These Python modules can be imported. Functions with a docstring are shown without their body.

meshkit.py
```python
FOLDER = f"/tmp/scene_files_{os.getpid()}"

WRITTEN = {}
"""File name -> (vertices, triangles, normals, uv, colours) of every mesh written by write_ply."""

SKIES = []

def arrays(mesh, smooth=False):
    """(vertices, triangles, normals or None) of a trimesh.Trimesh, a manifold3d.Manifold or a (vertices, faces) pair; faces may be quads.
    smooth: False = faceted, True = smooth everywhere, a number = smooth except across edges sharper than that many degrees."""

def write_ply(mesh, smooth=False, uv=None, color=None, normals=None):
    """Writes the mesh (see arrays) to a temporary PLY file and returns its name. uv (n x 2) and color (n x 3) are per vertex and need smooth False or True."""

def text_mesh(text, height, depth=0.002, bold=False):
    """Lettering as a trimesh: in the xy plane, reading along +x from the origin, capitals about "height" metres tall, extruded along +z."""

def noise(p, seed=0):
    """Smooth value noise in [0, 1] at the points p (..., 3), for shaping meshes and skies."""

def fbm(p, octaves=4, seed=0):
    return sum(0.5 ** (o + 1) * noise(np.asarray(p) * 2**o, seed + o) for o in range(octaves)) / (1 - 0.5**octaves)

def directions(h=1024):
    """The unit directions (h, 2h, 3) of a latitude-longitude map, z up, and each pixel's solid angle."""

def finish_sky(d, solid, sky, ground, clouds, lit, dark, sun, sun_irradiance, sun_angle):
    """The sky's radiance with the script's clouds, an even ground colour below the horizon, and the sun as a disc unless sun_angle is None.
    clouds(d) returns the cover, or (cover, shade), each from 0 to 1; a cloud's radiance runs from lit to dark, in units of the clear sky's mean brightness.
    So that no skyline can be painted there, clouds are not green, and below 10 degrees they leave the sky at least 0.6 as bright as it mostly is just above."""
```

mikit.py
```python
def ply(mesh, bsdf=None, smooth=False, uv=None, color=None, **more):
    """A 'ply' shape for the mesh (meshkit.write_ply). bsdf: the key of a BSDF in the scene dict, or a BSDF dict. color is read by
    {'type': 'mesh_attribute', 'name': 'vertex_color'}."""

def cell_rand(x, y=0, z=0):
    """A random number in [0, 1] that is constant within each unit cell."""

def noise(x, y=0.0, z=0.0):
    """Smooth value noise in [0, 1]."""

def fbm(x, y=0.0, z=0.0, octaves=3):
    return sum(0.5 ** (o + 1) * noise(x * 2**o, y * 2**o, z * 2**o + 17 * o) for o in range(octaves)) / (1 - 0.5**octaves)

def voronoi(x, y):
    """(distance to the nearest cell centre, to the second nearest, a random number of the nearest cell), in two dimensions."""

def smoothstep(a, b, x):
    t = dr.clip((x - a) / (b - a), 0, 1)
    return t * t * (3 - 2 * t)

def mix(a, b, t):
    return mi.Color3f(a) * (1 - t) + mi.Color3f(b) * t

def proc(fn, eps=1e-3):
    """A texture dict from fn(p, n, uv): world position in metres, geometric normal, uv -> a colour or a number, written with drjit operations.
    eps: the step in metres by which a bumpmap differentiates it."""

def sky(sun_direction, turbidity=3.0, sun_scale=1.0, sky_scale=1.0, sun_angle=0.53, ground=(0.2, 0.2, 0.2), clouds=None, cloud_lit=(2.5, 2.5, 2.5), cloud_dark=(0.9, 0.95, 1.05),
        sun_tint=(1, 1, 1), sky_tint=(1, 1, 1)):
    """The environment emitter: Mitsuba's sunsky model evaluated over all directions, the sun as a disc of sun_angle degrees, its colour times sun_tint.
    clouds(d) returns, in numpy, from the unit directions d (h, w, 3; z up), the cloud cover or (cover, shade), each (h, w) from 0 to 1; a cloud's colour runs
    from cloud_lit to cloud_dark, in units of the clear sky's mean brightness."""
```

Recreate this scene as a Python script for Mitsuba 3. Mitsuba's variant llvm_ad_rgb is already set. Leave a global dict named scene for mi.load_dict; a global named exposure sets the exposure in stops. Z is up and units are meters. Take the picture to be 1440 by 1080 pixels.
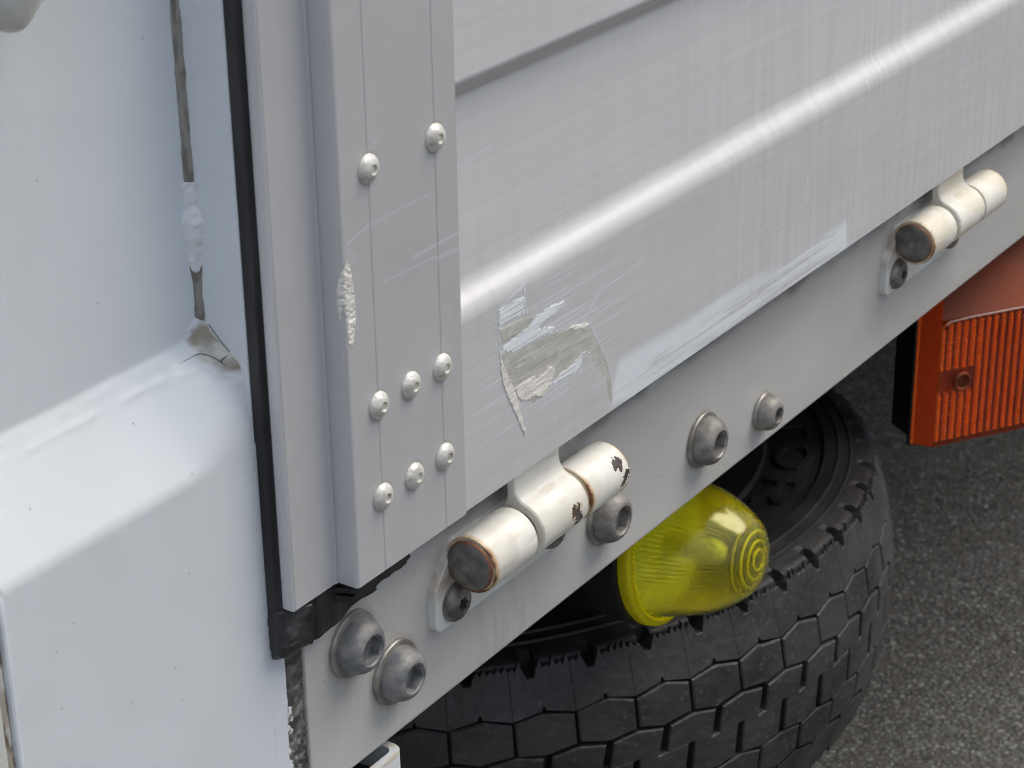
import math
import numpy as np
import trimesh
import manifold3d as m3
import mapbox_earcut as earcut
from shapely.geometry import Polygon, Point, box as sbox
from shapely.ops import unary_union
import drjit as dr
import mitsuba as mi
import mikit
import meshkit
from mikit import proc, noise, fbm, voronoi, cell_rand, smoothstep, mix

T = mi.ScalarTransform4f
scene, labels = {}, {}

# ------------------------------------------------------------------ camera, sky, exposure
CAM = [-0.9099, -0.6654, 0.6617]
scene['camera'] = {'type': 'thinlens', 'fov': 26.481, 'fov_axis': 'x', 'near_clip': 0.05, 'far_clip': 400.0,
                   'aperture_radius': 0.0016, 'focus_distance': 1.27,
                   'to_world': T().look_at(origin=CAM, target=[-0.1595, -0.1528, 0.2444], up=[0.3538, 0.2218, 0.9086])}
SUN = (0.48, -0.36, 0.92)


def overcast(d):
    """closed cloud layer, three times as bright overhead as at the horizon"""
    z = np.clip(d[..., 2], 0, 1)
    return np.ones(z.shape), 1.0 - z


scene['sky'] = mikit.sky(SUN, turbidity=3, sun_scale=0.30, sun_angle=40, sun_tint=(0.93, 1.0, 1.10), clouds=overcast,
                         cloud_lit=(1.38, 1.51, 1.72), cloud_dark=(0.52, 0.57, 0.65), ground=(0.13, 0.13, 0.125))
exposure = 2.83

# ------------------------------------------------------------------ small helpers
mm = 0.001
rng = np.random.default_rng(7)


def tri(v, f):
    return trimesh.Trimesh(np.asarray(v, float), np.asarray(f, int), process=False)


def join(ms):
    return trimesh.util.concatenate(ms)


def number(key):
    if key not in scene and key not in labels:
        return key
    k = 1
    while f'{key}_{k:03d}' in scene or f'{key}_{k:03d}' in labels:
        k += 1
    return f'{key}_{k:03d}'


def add(key, mesh, bsdf, smooth=False, label=None, **more):
    key = number(key)
    scene[key] = mikit.ply(mesh, bsdf, smooth, **more)
    if label:
        labels[key] = {'label': label}
    return key


def grid(P):
    """P (n, m, 3) -> mesh"""
    n, m = P.shape[:2]
    i = np.arange(n * m).reshape(n, m)
    a, b, c, d = i[:-1, :-1].ravel(), i[1:, :-1].ravel(), i[1:, 1:].ravel(), i[:-1, 1:].ravel()
    return tri(P.reshape(-1, 3), np.vstack([np.stack([a, b, c], 1), np.stack([a, c, d], 1)]))


def lathe(prof, n=64):
    """closed of revolution about +z; prof [(r, z)] from bottom outside to top; r = 0 allowed at ends"""
    prof = np.array(prof, float)
    a = np.arange(n) / n * 2 * np.pi
    v = np.stack([prof[:, None, 0] * np.cos(a), prof[:, None, 0] * np.sin(a), prof[:, None, 1] + 0 * a], -1).reshape(-1, 3)
    f = []
    j = np.arange(n)
    for k in range(len(prof) - 1):
        p, q = k * n + j, k * n + (j + 1) % n
        if prof[k, 0] > 1e-9:
            f.append(np.stack([p, q, q + n], 1))
        if prof[k + 1, 0] > 1e-9:
            f.append(np.stack([p, q + n, p + n], 1))
    return tri(v, np.vstack(f))


def cap(ring):
    """triangles of a simple polygon ring (n, 2), counter-clockwise"""
    return earcut.triangulate_float64(np.ascontiguousarray(ring, float), np.array([len(ring)], np.uint32)).reshape(-1, 3).astype(int)


def ccw(p):
    p = np.asarray(p, float)
    a = np.sum(p[:, 0] * np.roll(p[:, 1], -1) - p[:, 1] * np.roll(p[:, 0], -1))
    return p if a > 0 else p[::-1]


def inset(p, d):
    e = np.roll(p, -1, 0) - p
    e /= np.maximum(np.linalg.norm(e, axis=1, keepdims=True), 1e-12)
    n = np.stack([-e[:, 1], e[:, 0]], 1)
    m = n + np.roll(n, 1, 0)
    m /= np.maximum((m * n).sum(1, keepdims=True), 0.35)
    return p + m * d


def extrude(poly, h, bevel=0.0, both=True):
    """polygon (n,2) extruded 0..h along z with chamfered ends"""
    p = ccw(poly)
    n = len(p)
    rings = []
    if bevel > 0:
        q = inset(p, bevel)
        rings = ([(q, 0), (p, bevel)] if both else [(p, 0)]) + [(p, h - bevel), (q, h)]
    else:
        rings = [(p, 0), (p, h)]
    v = np.vstack([np.c_[r, np.full(n, z)] for r, z in rings])
    f, j = [], np.arange(n)
    for k in range(len(rings) - 1):
        a, b = k * n + j, k * n + (j + 1) % n
        f += [np.stack([a, b, b + n], 1), np.stack([a, b + n, a + n], 1)]
    c = cap(rings[0][0])
    f += [c[:, ::-1], cap(rings[-1][0]) + (len(rings) - 1) * n]
    return tri(v, np.vstack(f))


def move(m, M):
    m = m.copy()
    v = np.c_[m.vertices, np.ones(len(m.vertices))] @ np.asarray(M, float).T
    f = m.faces if np.linalg.det(np.asarray(M)[:3, :3]) > 0 else m.faces[:, ::-1]
    return tri(v[:, :3], f)


def frame(o, x, y, z):
    M = np.eye(4)
    M[:3, 0], M[:3, 1], M[:3, 2], M[:3, 3] = x, y, z, o
    return M


def outward(x, y, z):
    """local +z -> world -y (out of the truck's side), local x -> world x, local y -> world z"""
    return frame([x, y, z], [1, 0, 0], [0, 0, 1], [0, -1, 0])


def along_x(x, y, z):
    """local (x, y, z) -> world (y, z, x)"""
    return frame([x, y, z], [0, 1, 0], [0, 0, 1], [1, 0, 0])


def to_trimesh(m):
    q = m.to_mesh()
    return tri(q.vert_properties[:, :3], q.tri_verts)


def rbox(x0, x1, y0, y1, z0, z1, r):
    pts = [m3.Manifold.sphere(r, 16).translate([x, y, z]) for x in (x0 + r, x1 - r) for y in (y0 + r, y1 - r) for z in (z0 + r, z1 - r)]
    return to_trimesh(m3.Manifold.batch_hull(pts))


def bx(x0, x1, y0, y1, z0, z1):
    b = trimesh.creation.box([x1 - x0, y1 - y0, z1 - z0])
    b.apply_translation([(x0 + x1) / 2, (y0 + y1) / 2, (z0 + z1) / 2])
    return tri(b.vertices, b.faces)


def nz(p, s, seed=0):
    return meshkit.fbm(np.asarray(p) * s, 3, seed) - 0.5


def smooth_np(a, b, x):
    t = np.clip((x - a) / (b - a), 0, 1)
    return t * t * (3 - 2 * t)


# ------------------------------------------------------------------ materials
def rgb(*c):
    return {'type': 'rgb', 'value': list(c)}


def tex(c):
    return proc(c) if callable(c) else rgb(*c)


def principled(color, rough=0.5, spec=0.5, metal=0.0, coat=0.0, two=True, **more):
    d = {'type': 'principled', 'base_color': tex(color), 'roughness': proc(rough) if callable(rough) else rough, 'specular': spec, 'metallic': metal}
    if coat:
        d |= {'clearcoat': coat, 'clearcoat_gloss': 0.9}
    d |= more
    return d


def bumped(b, fn, scale=1.0, eps=2e-4):
    return {'type': 'bumpmap', 'arbitrary': proc(fn, eps), 'scale': scale, 'bsdf': b}


def two(b):
    return {'type': 'twosided', 'bsdf': b}


def material(name, b):
    scene[name] = two(b)


# white painted body: faint dirt mist and a few dark specks
def body_colour(p, n, uv):
    d = fbm(p.x * 18, p.y * 18, p.z * 6, 3)
    c = mix((0.65, 0.70, 0.75), (0.625, 0.67, 0.715), smoothstep(0.35, 0.75, d))
    f, _, w = voronoi(p.x * 42, p.z * 42)
    speck = dr.select((f < 0.022) & (w > 0.86), 1.0, 0.0)
    return mix(c, (0.25, 0.24, 0.22), speck * 0.7)


material('white_paint', bumped(principled(body_colour, 0.32, 0.5), lambda p, n, uv: fbm(p.x * 30, p.y * 30, p.z * 30, 2), 0.0005, 1e-3))


def caulk_colour(p, n, uv):
    d = fbm(p.x * 160, p.y * 160, p.z * 160, 3)
    y = fbm(p.x * 60 + 9, p.y * 60, p.z * 60, 2)
    c = mix((0.36, 0.35, 0.325), (0.54, 0.53, 0.50), smoothstep(0.3, 0.7, d))
    c = mix(c, (0.36, 0.30, 0.20), smoothstep(0.55, 0.8, y) * 0.6)
    r = dr.sqrt(dr.square((p.x + 0.1690) * 0.9) + dr.square(p.z - 0.2262)) + 0.006 * (fbm(p.x * 130, 1.0, p.z * 130, 3) - 0.5)
    c = mix(c, (0.24, 0.20, 0.14), 0.6 * smoothstep(0.006, 0.001, dr.abs(r - 0.0075)) * smoothstep(0.42, 0.6, y))
    return mix(c, (0.64, 0.68, 0.72), smoothstep(0.0075, 0.0125, r))


material('dirty_caulk', principled(caulk_colour, 0.6, 0.3))


def white_caulk_colour(p, n, uv):
    d = fbm(p.x * 90 + 4, p.y * 90, p.z * 90, 3)
    return mix((0.70, 0.73, 0.77), (0.56, 0.55, 0.52), smoothstep(0.58, 0.8, d))


material('white_caulk', principled(white_caulk_colour, 0.4, 0.4))


def seam_colour(p, n, uv):
    d = fbm(p.x * 300, p.y * 300, p.z * 90, 3)
    s = noise(p.x * 900, p.y * 900, p.z * 40)
    c = mix((0.17, 0.16, 0.15), (0.31, 0.30, 0.275), smoothstep(0.3, 0.72, d * 0.7 + s * 0.3))
    return c


material('grey_sealant', principled(seam_colour, 0.7, 0.25))


def fleck_colour(p, n, uv):
    d = fbm(p.x * 160, 3.0, p.z * 160, 3)
    c = mix((0.055, 0.055, 0.055), (0.16, 0.155, 0.15), smoothstep(0.3, 0.75, d))
    w = fbm(p.x * 420 + p.z * 120, 7.0, p.z * 260 + 40 * noise(p.x * 200, p.z * 200), 2)
    lines = smoothstep(0.060, 0.0, dr.abs(w - 0.5)) * smoothstep(0.45, 0.6, noise(p.x * 260, 1.0, p.z * 330))
    low = smoothstep(0.03, 0.012, p.z)
    return mix(c, (0.62, 0.62, 0.62), lines * low)


material('flecked_sealant', principled(fleck_colour, 0.6, 0.4))

material('rubber', bumped(principled(lambda p, n, uv: mix((0.013, 0.013, 0.015), (0.032, 0.032, 0.034), smoothstep(0.35, 0.75, fbm(p.x * 90, p.y * 90, p.z * 14, 3))), 0.42, 0.45),
                          lambda p, n, uv: fbm(p.x * 120, p.y * 120, p.z * 60, 3), 0.0012, 1e-3))


# aluminium: extruded gate skin with brush lines, road wear and paint picked up from knocks
def seg(px, pz, a, b, w):
    """soft mask of a scratch from a to b (metres), half-width w"""
    ax, az = a
    dx, dz = b[0] - ax, b[1] - az
    t = dr.clip(((px - ax) * dx + (pz - az) * dz) / (dx * dx + dz * dz), 0, 1)
    d = dr.sqrt(dr.square(px - ax - dx * t) + dr.square(pz - az - dz * t))
    return smoothstep(w, w * 0.35, d)


def alu_colour(p, n, uv):
    fine = noise(p.x * 9, p.y * 40, p.z * 1500)
    mid = fbm(p.x * 6, 1.0, p.z * 420, 2)
    vert = fbm(p.x * 230, 2.0, p.z * 9, 2)
    broad = fbm(p.x * 7, 5.0, p.z * 14, 3)
    c = 0.71 - 0.06 * smoothstep(0.235, 0.195, p.z) - 0.05 * smoothstep(0.013, 0.005, dr.abs(p.z - 0.208)) + 0.030 * (fine - 0.5) + 0.055 * (mid - 0.5) + (0.035 + 0.05 * smoothstep(0.15, 0.4, p.x)) * (vert - 0.5) + 0.06 * (broad - 0.5)  # colour lowered across the rib to tone down its highlight
    col = mi.Color3f(c * 0.985, c * 0.995, c * 1.03)
    groove = smoothstep(0.0175, 0.0192, p.y * -1.0 + 0.0) * smoothstep(0.0280, 0.0262, -p.y) * smoothstep(0.317, 0.319, p.z) * smoothstep(0.334, 0.332, p.z)
    col = mix(col, (0.34, 0.325, 0.30), groove * (0.35 + 0.5 * mid))  # brownish line painted in to deepen the shade of the groove
    # white paint left by a long rub near the bottom edge
    top = 0.1175 - 0.038 * (p.x - 0.134)
    streak = fbm(p.x * 10, 3.0, p.z * 900, 3)
    wide = smoothstep(0.0790, 0.0850, p.z - 0.006 * (noise(p.x * 30) - 0.5)) * smoothstep(top + 0.001, top - 0.009, p.z + 0.006 * (noise(p.x * 22 + 5) - 0.5))
    ends = smoothstep(0.132, 0.140, p.x - 0.4 * (p.z - 0.1)) * smoothstep(0.4625, 0.4605, p.x + 0.15 * (p.z - 0.09))
    gaps = smoothstep(0.24, 0.44, fbm(p.x * 16, 9.0, p.z * 260, 3) + 0.10 * smoothstep(0.3, 0.15, p.x))
    body = gaps * smoothstep(0.22, 0.50, streak - 0.10 * smoothstep(top - 0.016, top, p.z) + 0.20 * smoothstep(0.02, 0.0, dr.abs(p.z - top + 0.010)) - 0.25 * smoothstep(0.17, 0.40, p.x) * smoothstep(0.462, 0.40, p.x))
    col = mix(col, (0.84, 0.89, 0.955), dr.clip(wide * ends * body, 0, 1) * 0.95)
    patch = smoothstep(0.006, 0.0, dr.abs(p.z - 0.117)) * smoothstep(0.045, 0.058, p.x) * smoothstep(0.088, 0.070, p.x)
    patch = patch + smoothstep(0.005, 0.0, dr.abs(p.z - 0.106 - 0.1 * (p.x - 0.125))) * smoothstep(0.02, 0.0, dr.abs(p.x - 0.123))
    col = mix(col, (0.72, 0.75, 0.80), dr.clip(patch, 0, 1) * 0.45)
    rub = smoothstep(0.62, 0.80, fbm(p.x * 14, 12.0, p.z * 620, 3) + 0.25 * smoothstep(0.05, 0.0, dr.sqrt(dr.square((p.x - 0.065) * 0.55) + dr.square(p.z - 0.150))))
    rub = rub * smoothstep(0.085, 0.035, dr.sqrt(dr.square((p.x - 0.075) * 0.7) + dr.square((p.z - 0.148) * 1.2)))
    col = mix(col, (0.80, 0.83, 0.87), rub * 0.55)
    lines = seg(p.x, p.z, (0.100, 0.1535), (0.123, 0.170), 0.0008) + seg(p.x, p.z, (0.0145, 0.1945), (0.0380, 0.1985), 0.0012)
    lines = lines + seg(p.x, p.z, (0.3927, 0.157), (0.3944, 0.1385), 0.0013) + seg(p.x, p.z, (0.485, 0.2027), (0.4875, 0.193), 0.0011) + 0.7 * seg(p.x, p.z, (0.3895, 0.152), (0.3902, 0.141), 0.0008)
    lines = lines + 0.5 * seg(p.x, p.z, (-0.024, 0.279), (0.022, 0.284), 0.0016) + 0.5 * seg(p.x, p.z, (0.062, 0.243), (0.30, 0.2435), 0.0007) + 0.6 * seg(p.x, p.z, (0.115, 0.165), (0.175, 0.172), 0.0007)
    col = mix(col, (0.78, 0.81, 0.85), dr.clip(lines, 0, 1) * 0.7)
    drip = smoothstep(0.72, 0.86, noise(p.x * 330, 8.0, p.z * 12)) * smoothstep(0.215, 0.18, p.z) * smoothstep(0.24, 0.34, p.x)
    return mix(col, (0.70, 0.72, 0.75), drip * 0.28)


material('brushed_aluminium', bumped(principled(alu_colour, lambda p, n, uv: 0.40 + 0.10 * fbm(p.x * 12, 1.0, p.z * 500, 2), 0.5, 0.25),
                                     lambda p, n, uv: noise(p.x * 10, 1.0, p.z * 1200) + 0.6 * noise(p.x * 260, 2.0, p.z * 12), 0.00001, 2e-4))


RIVETS = ((-0.1021, 0.3095), (-0.0455, 0.3097), (-0.1021, 0.1797), (-0.0740, 0.1803), (-0.0455, 0.1800), (-0.1020, 0.1261), (-0.0739, 0.1262), (-0.0455, 0.1262))


def post_colour(p, n, uv):
    v = fbm(p.x * 500, p.y * 500, p.z * 9, 2)
    b = fbm(p.x * 16, p.y * 16, p.z * 16, 3)
    c = 0.58 + 0.02 * (v - 0.5) + 0.05 * (b - 0.5)
    col = mi.Color3f(c * 0.985, c * 0.995, c * 1.035)
    for rx, rz in RIVETS:
        d = dr.sqrt(dr.square(p.x - rx) + dr.square(p.z - rz))
        run = smoothstep(0.0030, 0.0005, dr.abs(p.x - rx)) * smoothstep(0.030, 0.0, rz - p.z) * dr.select(p.z < rz, 1.0, 0.0)
        col = mix(col, (0.30, 0.28, 0.25), 0.45 * smoothstep(0.0105, 0.0072, d + 0.002 * (b - 0.5)) + 0.14 * run)  # ring: contact shade painted round each rivet; run: faint dirt streak
    front = dr.select(p.y < -0.0275, 1.0, 0.0)
    k = seg(p.x, p.z, (-0.1206, 0.2755), (-0.104, 0.2800), 0.0009) + 0.6 * seg(p.x, p.z, (-0.104, 0.2800), (-0.050, 0.2807), 0.0008)
    k = k + 0.8 * seg(p.x, p.z, (-0.067, 0.2507), (-0.0265, 0.2512), 0.0014) + 0.7 * seg(p.x, p.z, (-0.046, 0.2432), (-0.0262, 0.2421), 0.0018)
    k = k + 0.5 * seg(p.x, p.z, (-0.094, 0.246), (-0.047, 0.2445), 0.0010) + 0.6 * seg(p.x, p.z, (-0.119, 0.1116), (-0.1155, 0.1050), 0.0008)
    k = k + 0.5 * seg(p.x, p.z, (-0.1165, 0.236), (-0.1155, 0.228), 0.0008) + 0.6 * seg(p.x, p.z, (-0.1195, 0.271), (-0.1165, 0.2655), 0.0034) * fbm(p.x * 300, 1.0, p.z * 300, 2) * 1.6
    u = dr.abs(dr.sqrt(dr.square(p.x + 0.0958) + dr.square((p.z - 0.3248) * 0.55)) - 0.0019)
    k = k + 0.55 * smoothstep(0.0006, 0.0002, u) * dr.select(p.z < 0.326, 1.0, 0.0)
    dirt = smoothstep(0.0016, 0.0003, dr.abs(p.x + 0.102)) + smoothstep(0.0016, 0.0003, dr.abs(p.x + 0.0455))
    col = mix(col, (0.74, 0.77, 0.82), dr.clip(k * front, 0, 1) * 0.55)
    return mix(col, (0.25, 0.23, 0.22), dr.clip(dirt * front, 0, 1) * 0.12)


material('post_aluminium', principled(post_colour, 0.40, 0.5, 0.3))


def scrape_colour(p, n, uv):
    s = fbm(p.x * 60 - p.z * 20, 2.0, p.z * 900, 3)
    b = fbm(p.x * 160, 4.0, p.z * 160, 3)
    return mix((0.48, 0.475, 0.445), (0.66, 0.65, 0.615), smoothstep(0.25, 0.75, 0.55 * s + 0.45 * b))


material('bare_scrape', bumped(principled(scrape_colour, 0.55, 0.4, 0.25), lambda p, n, uv: fbm(p.x * 120, 2.0, p.z * 900, 3), 0.0004))


def burr_colour(p, n, uv):
    b = fbm(p.x * 130 - p.z * 60, p.y * 300, p.z * 640, 3)
    return mix((0.60, 0.585, 0.55), (0.84, 0.82, 0.78), smoothstep(0.3, 0.68, b))


material('torn_paint', bumped(principled(burr_colour, 0.5, 0.4), lambda p, n, uv: fbm(p.x * 200, p.y * 300, p.z * 600, 3), 0.0006))


def transfer_colour(p, n, uv):
    s = fbm(p.x * 25, 6.0, p.z * 1100, 3)
    return mix((0.74, 0.785, 0.84), (0.52, 0.53, 0.54), smoothstep(0.55, 0.72, s))


material('paint_transfer', principled(transfer_colour, 0.5, 0.4))


def sill_colour(p, n, uv):
    d = fbm(p.x * 9, p.y * 9, p.z * 18, 3)
    c = mix((0.455, 0.452, 0.441), (0.495, 0.492, 0.481), smoothstep(0.3, 0.7, d))
    f, _, w = voronoi(p.x * 34, p.z * 34)
    c = mix(c, (0.2, 0.19, 0.18), dr.select((f < 0.022) & (w > 0.82), 0.6, 0.0))
    for bx_, bz_, rr_ in ((-0.0992, 0.0245, 0.0214), (-0.0620, -0.0135, 0.0216), (0.1680, -0.0150, 0.0208), (0.2990, -0.0140, 0.0208), (0.3900, -0.0285, 0.0146), (0.048, 0.0, 0.070)):
        near = dr.sqrt(dr.square(p.x - bx_) + dr.square(p.z - bz_))
        run = smoothstep(rr_ * 0.85, rr_ * 0.2, dr.abs(p.x - bx_)) * dr.select(p.z < bz_, 1.0, 0.0) * smoothstep(0.05, 0.0, bz_ - rr_ - p.z) * smoothstep(0.38, 0.68, fbm(p.x * 220, 4.0, p.z * 16, 3))
        c = mix(c, (0.27, 0.245, 0.21), 0.15 * run + (0.28 * smoothstep(rr_ + 0.0045, rr_ + 0.0005, near + 0.002 * (d - 0.5)) if rr_ < 0.05 else 0.0))
    gap_shade = smoothstep(0.046, 0.060, p.z + 0.006 * (noise(p.x * 60) - 0.5)) * smoothstep(-0.05, 0.0, p.x) * (0.35 + 0.65 * smoothstep(0.3, 0.6, fbm(p.x * 30, 3.0, p.z * 50, 3)))
    c = mix(c, (0.10, 0.095, 0.09), gap_shade * 0.8)  # shade of the gap below the gate, painted into the sill colour
    edge = smoothstep(-0.0545, -0.0583, p.z) * smoothstep(0.45, 0.75, fbm(p.x * 40, 2.0, 0.0, 3))
    return mix(c, (0.58, 0.56, 0.52), edge * 0.5)


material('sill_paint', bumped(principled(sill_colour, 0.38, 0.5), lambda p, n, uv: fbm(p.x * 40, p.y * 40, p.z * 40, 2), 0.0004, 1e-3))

# hinges: ivory paint, rust at the joints, black chips. Both stand 614 mm apart, so x is folded onto the first.
HX, HY, HZ, HR, STEP = 0.0, -0.020, 0.038, 0.018, 0.6137


def hinge_colour(p, n, uv):
    first = dr.select(p.x < 0.4, 1.0, 0.0)
    x = p.x - dr.select(p.x < 0.4, 0.0, STEP)
    w = fbm(p.x * 45, p.y * 45, p.z * 45, 3)
    fine = fbm(p.x * 260, p.y * 260, p.z * 260, 3)
    c = mix((0.74, 0.725, 0.675), (0.63, 0.61, 0.55), smoothstep(0.38, 0.72, w))
    c = mix(c, (0.56, 0.52, 0.44), smoothstep(0.62, 0.80, fbm(x * 30, p.y * 160, p.z * 160, 3)) * 0.6)
    low = smoothstep(0.042, 0.022, p.z)
    barrel = smoothstep(0.0145, 0.0175, dr.sqrt(dr.square(p.y - HY) + dr.square(p.z - HZ)))
    edge = smoothstep(0.0075, 0.0, dr.abs(x + 0.011)) * (0.9 + 0.8 * low) + 0.5 * low * smoothstep(0.016, 0.0, x + 0.011) * smoothstep(0.4, 0.7, w) + 0.75 * smoothstep(0.004, 0.0, dr.abs(x - 0.034)) * low
    edge = edge + smoothstep(0.007, 0.0, dr.abs(x - 0.0925)) * (0.35 + 0.65 * first) + smoothstep(0.0045, 0.0, dr.abs(x - 0.138)) + 0.5 * smoothstep(0.003, 0.0, dr.abs(x - 0.0405)) * low
    stain = dr.clip(edge * (0.35 + 1.1 * (w - 0.25)) * barrel, 0, 1)
    run = first * smoothstep(0.016, 0.0, x - 0.0935) * dr.select(x > 0.0925, 1.0, 0.0) * smoothstep(0.055, 0.025, p.z) * smoothstep(0.3, 0.6, w)
    stain = dr.clip(stain + 0.6 * run, 0, 1)
    c = mix(c, (0.50, 0.33, 0.15), smoothstep(0.20, 0.62, stain) * 0.8)
    c = mix(c, (0.16, 0.065, 0.03), smoothstep(0.55, 0.90, stain + 0.45 * (fine - 0.5)))
    # chips through the paint on the near hinge
    j = 0.0075 * (fine - 0.5)
    a = dr.atan2(p.z - HZ, -(p.y - HY))

    def chip(cx, ca, rx, ra):
        return smoothstep(1.06, 0.94, dr.sqrt(dr.square((x + j - cx) / rx) + dr.square((a + 180 * j * 0.55 - ca) / ra)))

    far = (1 - first) * smoothstep(0.35, 0.65, fbm(p.x * 60 + 5, p.y * 60, p.z * 60, 3))
    c = mix(c, (0.66, 0.58, 0.42), far * 0.45)
    ch = chip(0.1285, 0.62, 0.0050, 0.24) + chip(0.1340, 0.06, 0.0040, 0.16) + chip(0.1315, -0.15, 0.0030, 0.10) + chip(0.0755, 0.16, 0.0042, 0.20) + chip(0.0785, -0.12, 0.0026, 0.13) + chip(0.0800, -0.42, 0.0045, 0.14)
    ch = dr.clip(ch, 0, 1) * first
    halo = dr.clip(chip(0.1285, 0.62, 0.0066, 0.32) + chip(0.1340, 0.06, 0.0056, 0.26) + chip(0.0765, 0.10, 0.0058, 0.34) + chip(0.1330, -0.25, 0.0050, 0.30), 0, 1) * first
    c = mix(c, (0.46, 0.34, 0.20), halo * smoothstep(0.35, 0.65, w) * 0.55)
    return mix(c, mix((0.040, 0.038, 0.037), (0.10, 0.075, 0.055), smoothstep(0.4, 0.65, fine)), smoothstep(0.38, 0.62, ch))


material('hinge_paint', principled(hinge_colour, 0.30, 0.5, coat=0.25))


def plate_colour(p, n, uv):
    x = p.x - dr.select(p.x < 0.4, 0.0, STEP)
    w = fbm(p.x * 50, p.y * 50, p.z * 50, 3)
    c = mix((0.72, 0.72, 0.695), (0.64, 0.64, 0.61), smoothstep(0.35, 0.7, w))
    r = smoothstep(0.020, 0.004, dr.sqrt(dr.square(x + 0.016) + dr.square(p.z - 0.031))) * smoothstep(0.30, 0.6, w)
    return mix(c, (0.34, 0.21, 0.11), r * 0.75)


material('plate_paint', principled(plate_colour, 0.40, 0.45))


def pin_colour(p, n, uv):
    x = p.x - dr.select(p.x < 0.4, 0.0, STEP)
    r = dr.sqrt(dr.square(p.y - HY) + dr.square(p.z - HZ))
    w = fbm(p.y * 130, p.z * 130, p.x * 130, 4)
    c = mix((0.12, 0.115, 0.106), (0.22, 0.21, 0.195), smoothstep(0.28, 0.72, w))
    c = mix(c, (0.30, 0.29, 0.27), smoothstep(0.0028, 0.0018, r) * 0.6)
    return mix(c, (0.24, 0.085, 0.035), smoothstep(0.0147, 0.0154, r + 0.0008 * (w - 0.5)) * 0.8)


material('pin_steel', principled(pin_colour, 0.55, 0.4, 0.35))


def zinc_colour(p, n, uv):
    w = fbm(p.x * 130, p.y * 130, p.z * 130, 4)
    f = fbm(p.x * 520, p.y * 520, p.z * 520, 2)
    c = mix((0.18, 0.19, 0.21), (0.315, 0.31, 0.305), smoothstep(0.3, 0.7, w))
    return mix(c, (0.20, 0.20, 0.20), smoothstep(0.55, 0.75, f) * 0.5)


material('zinc_bolt', bumped(principled(zinc_colour, 0.62, 0.4, 0.4), lambda p, n, uv: fbm(p.x * 500, p.y * 500, p.z * 500, 2), 0.0003))


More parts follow.
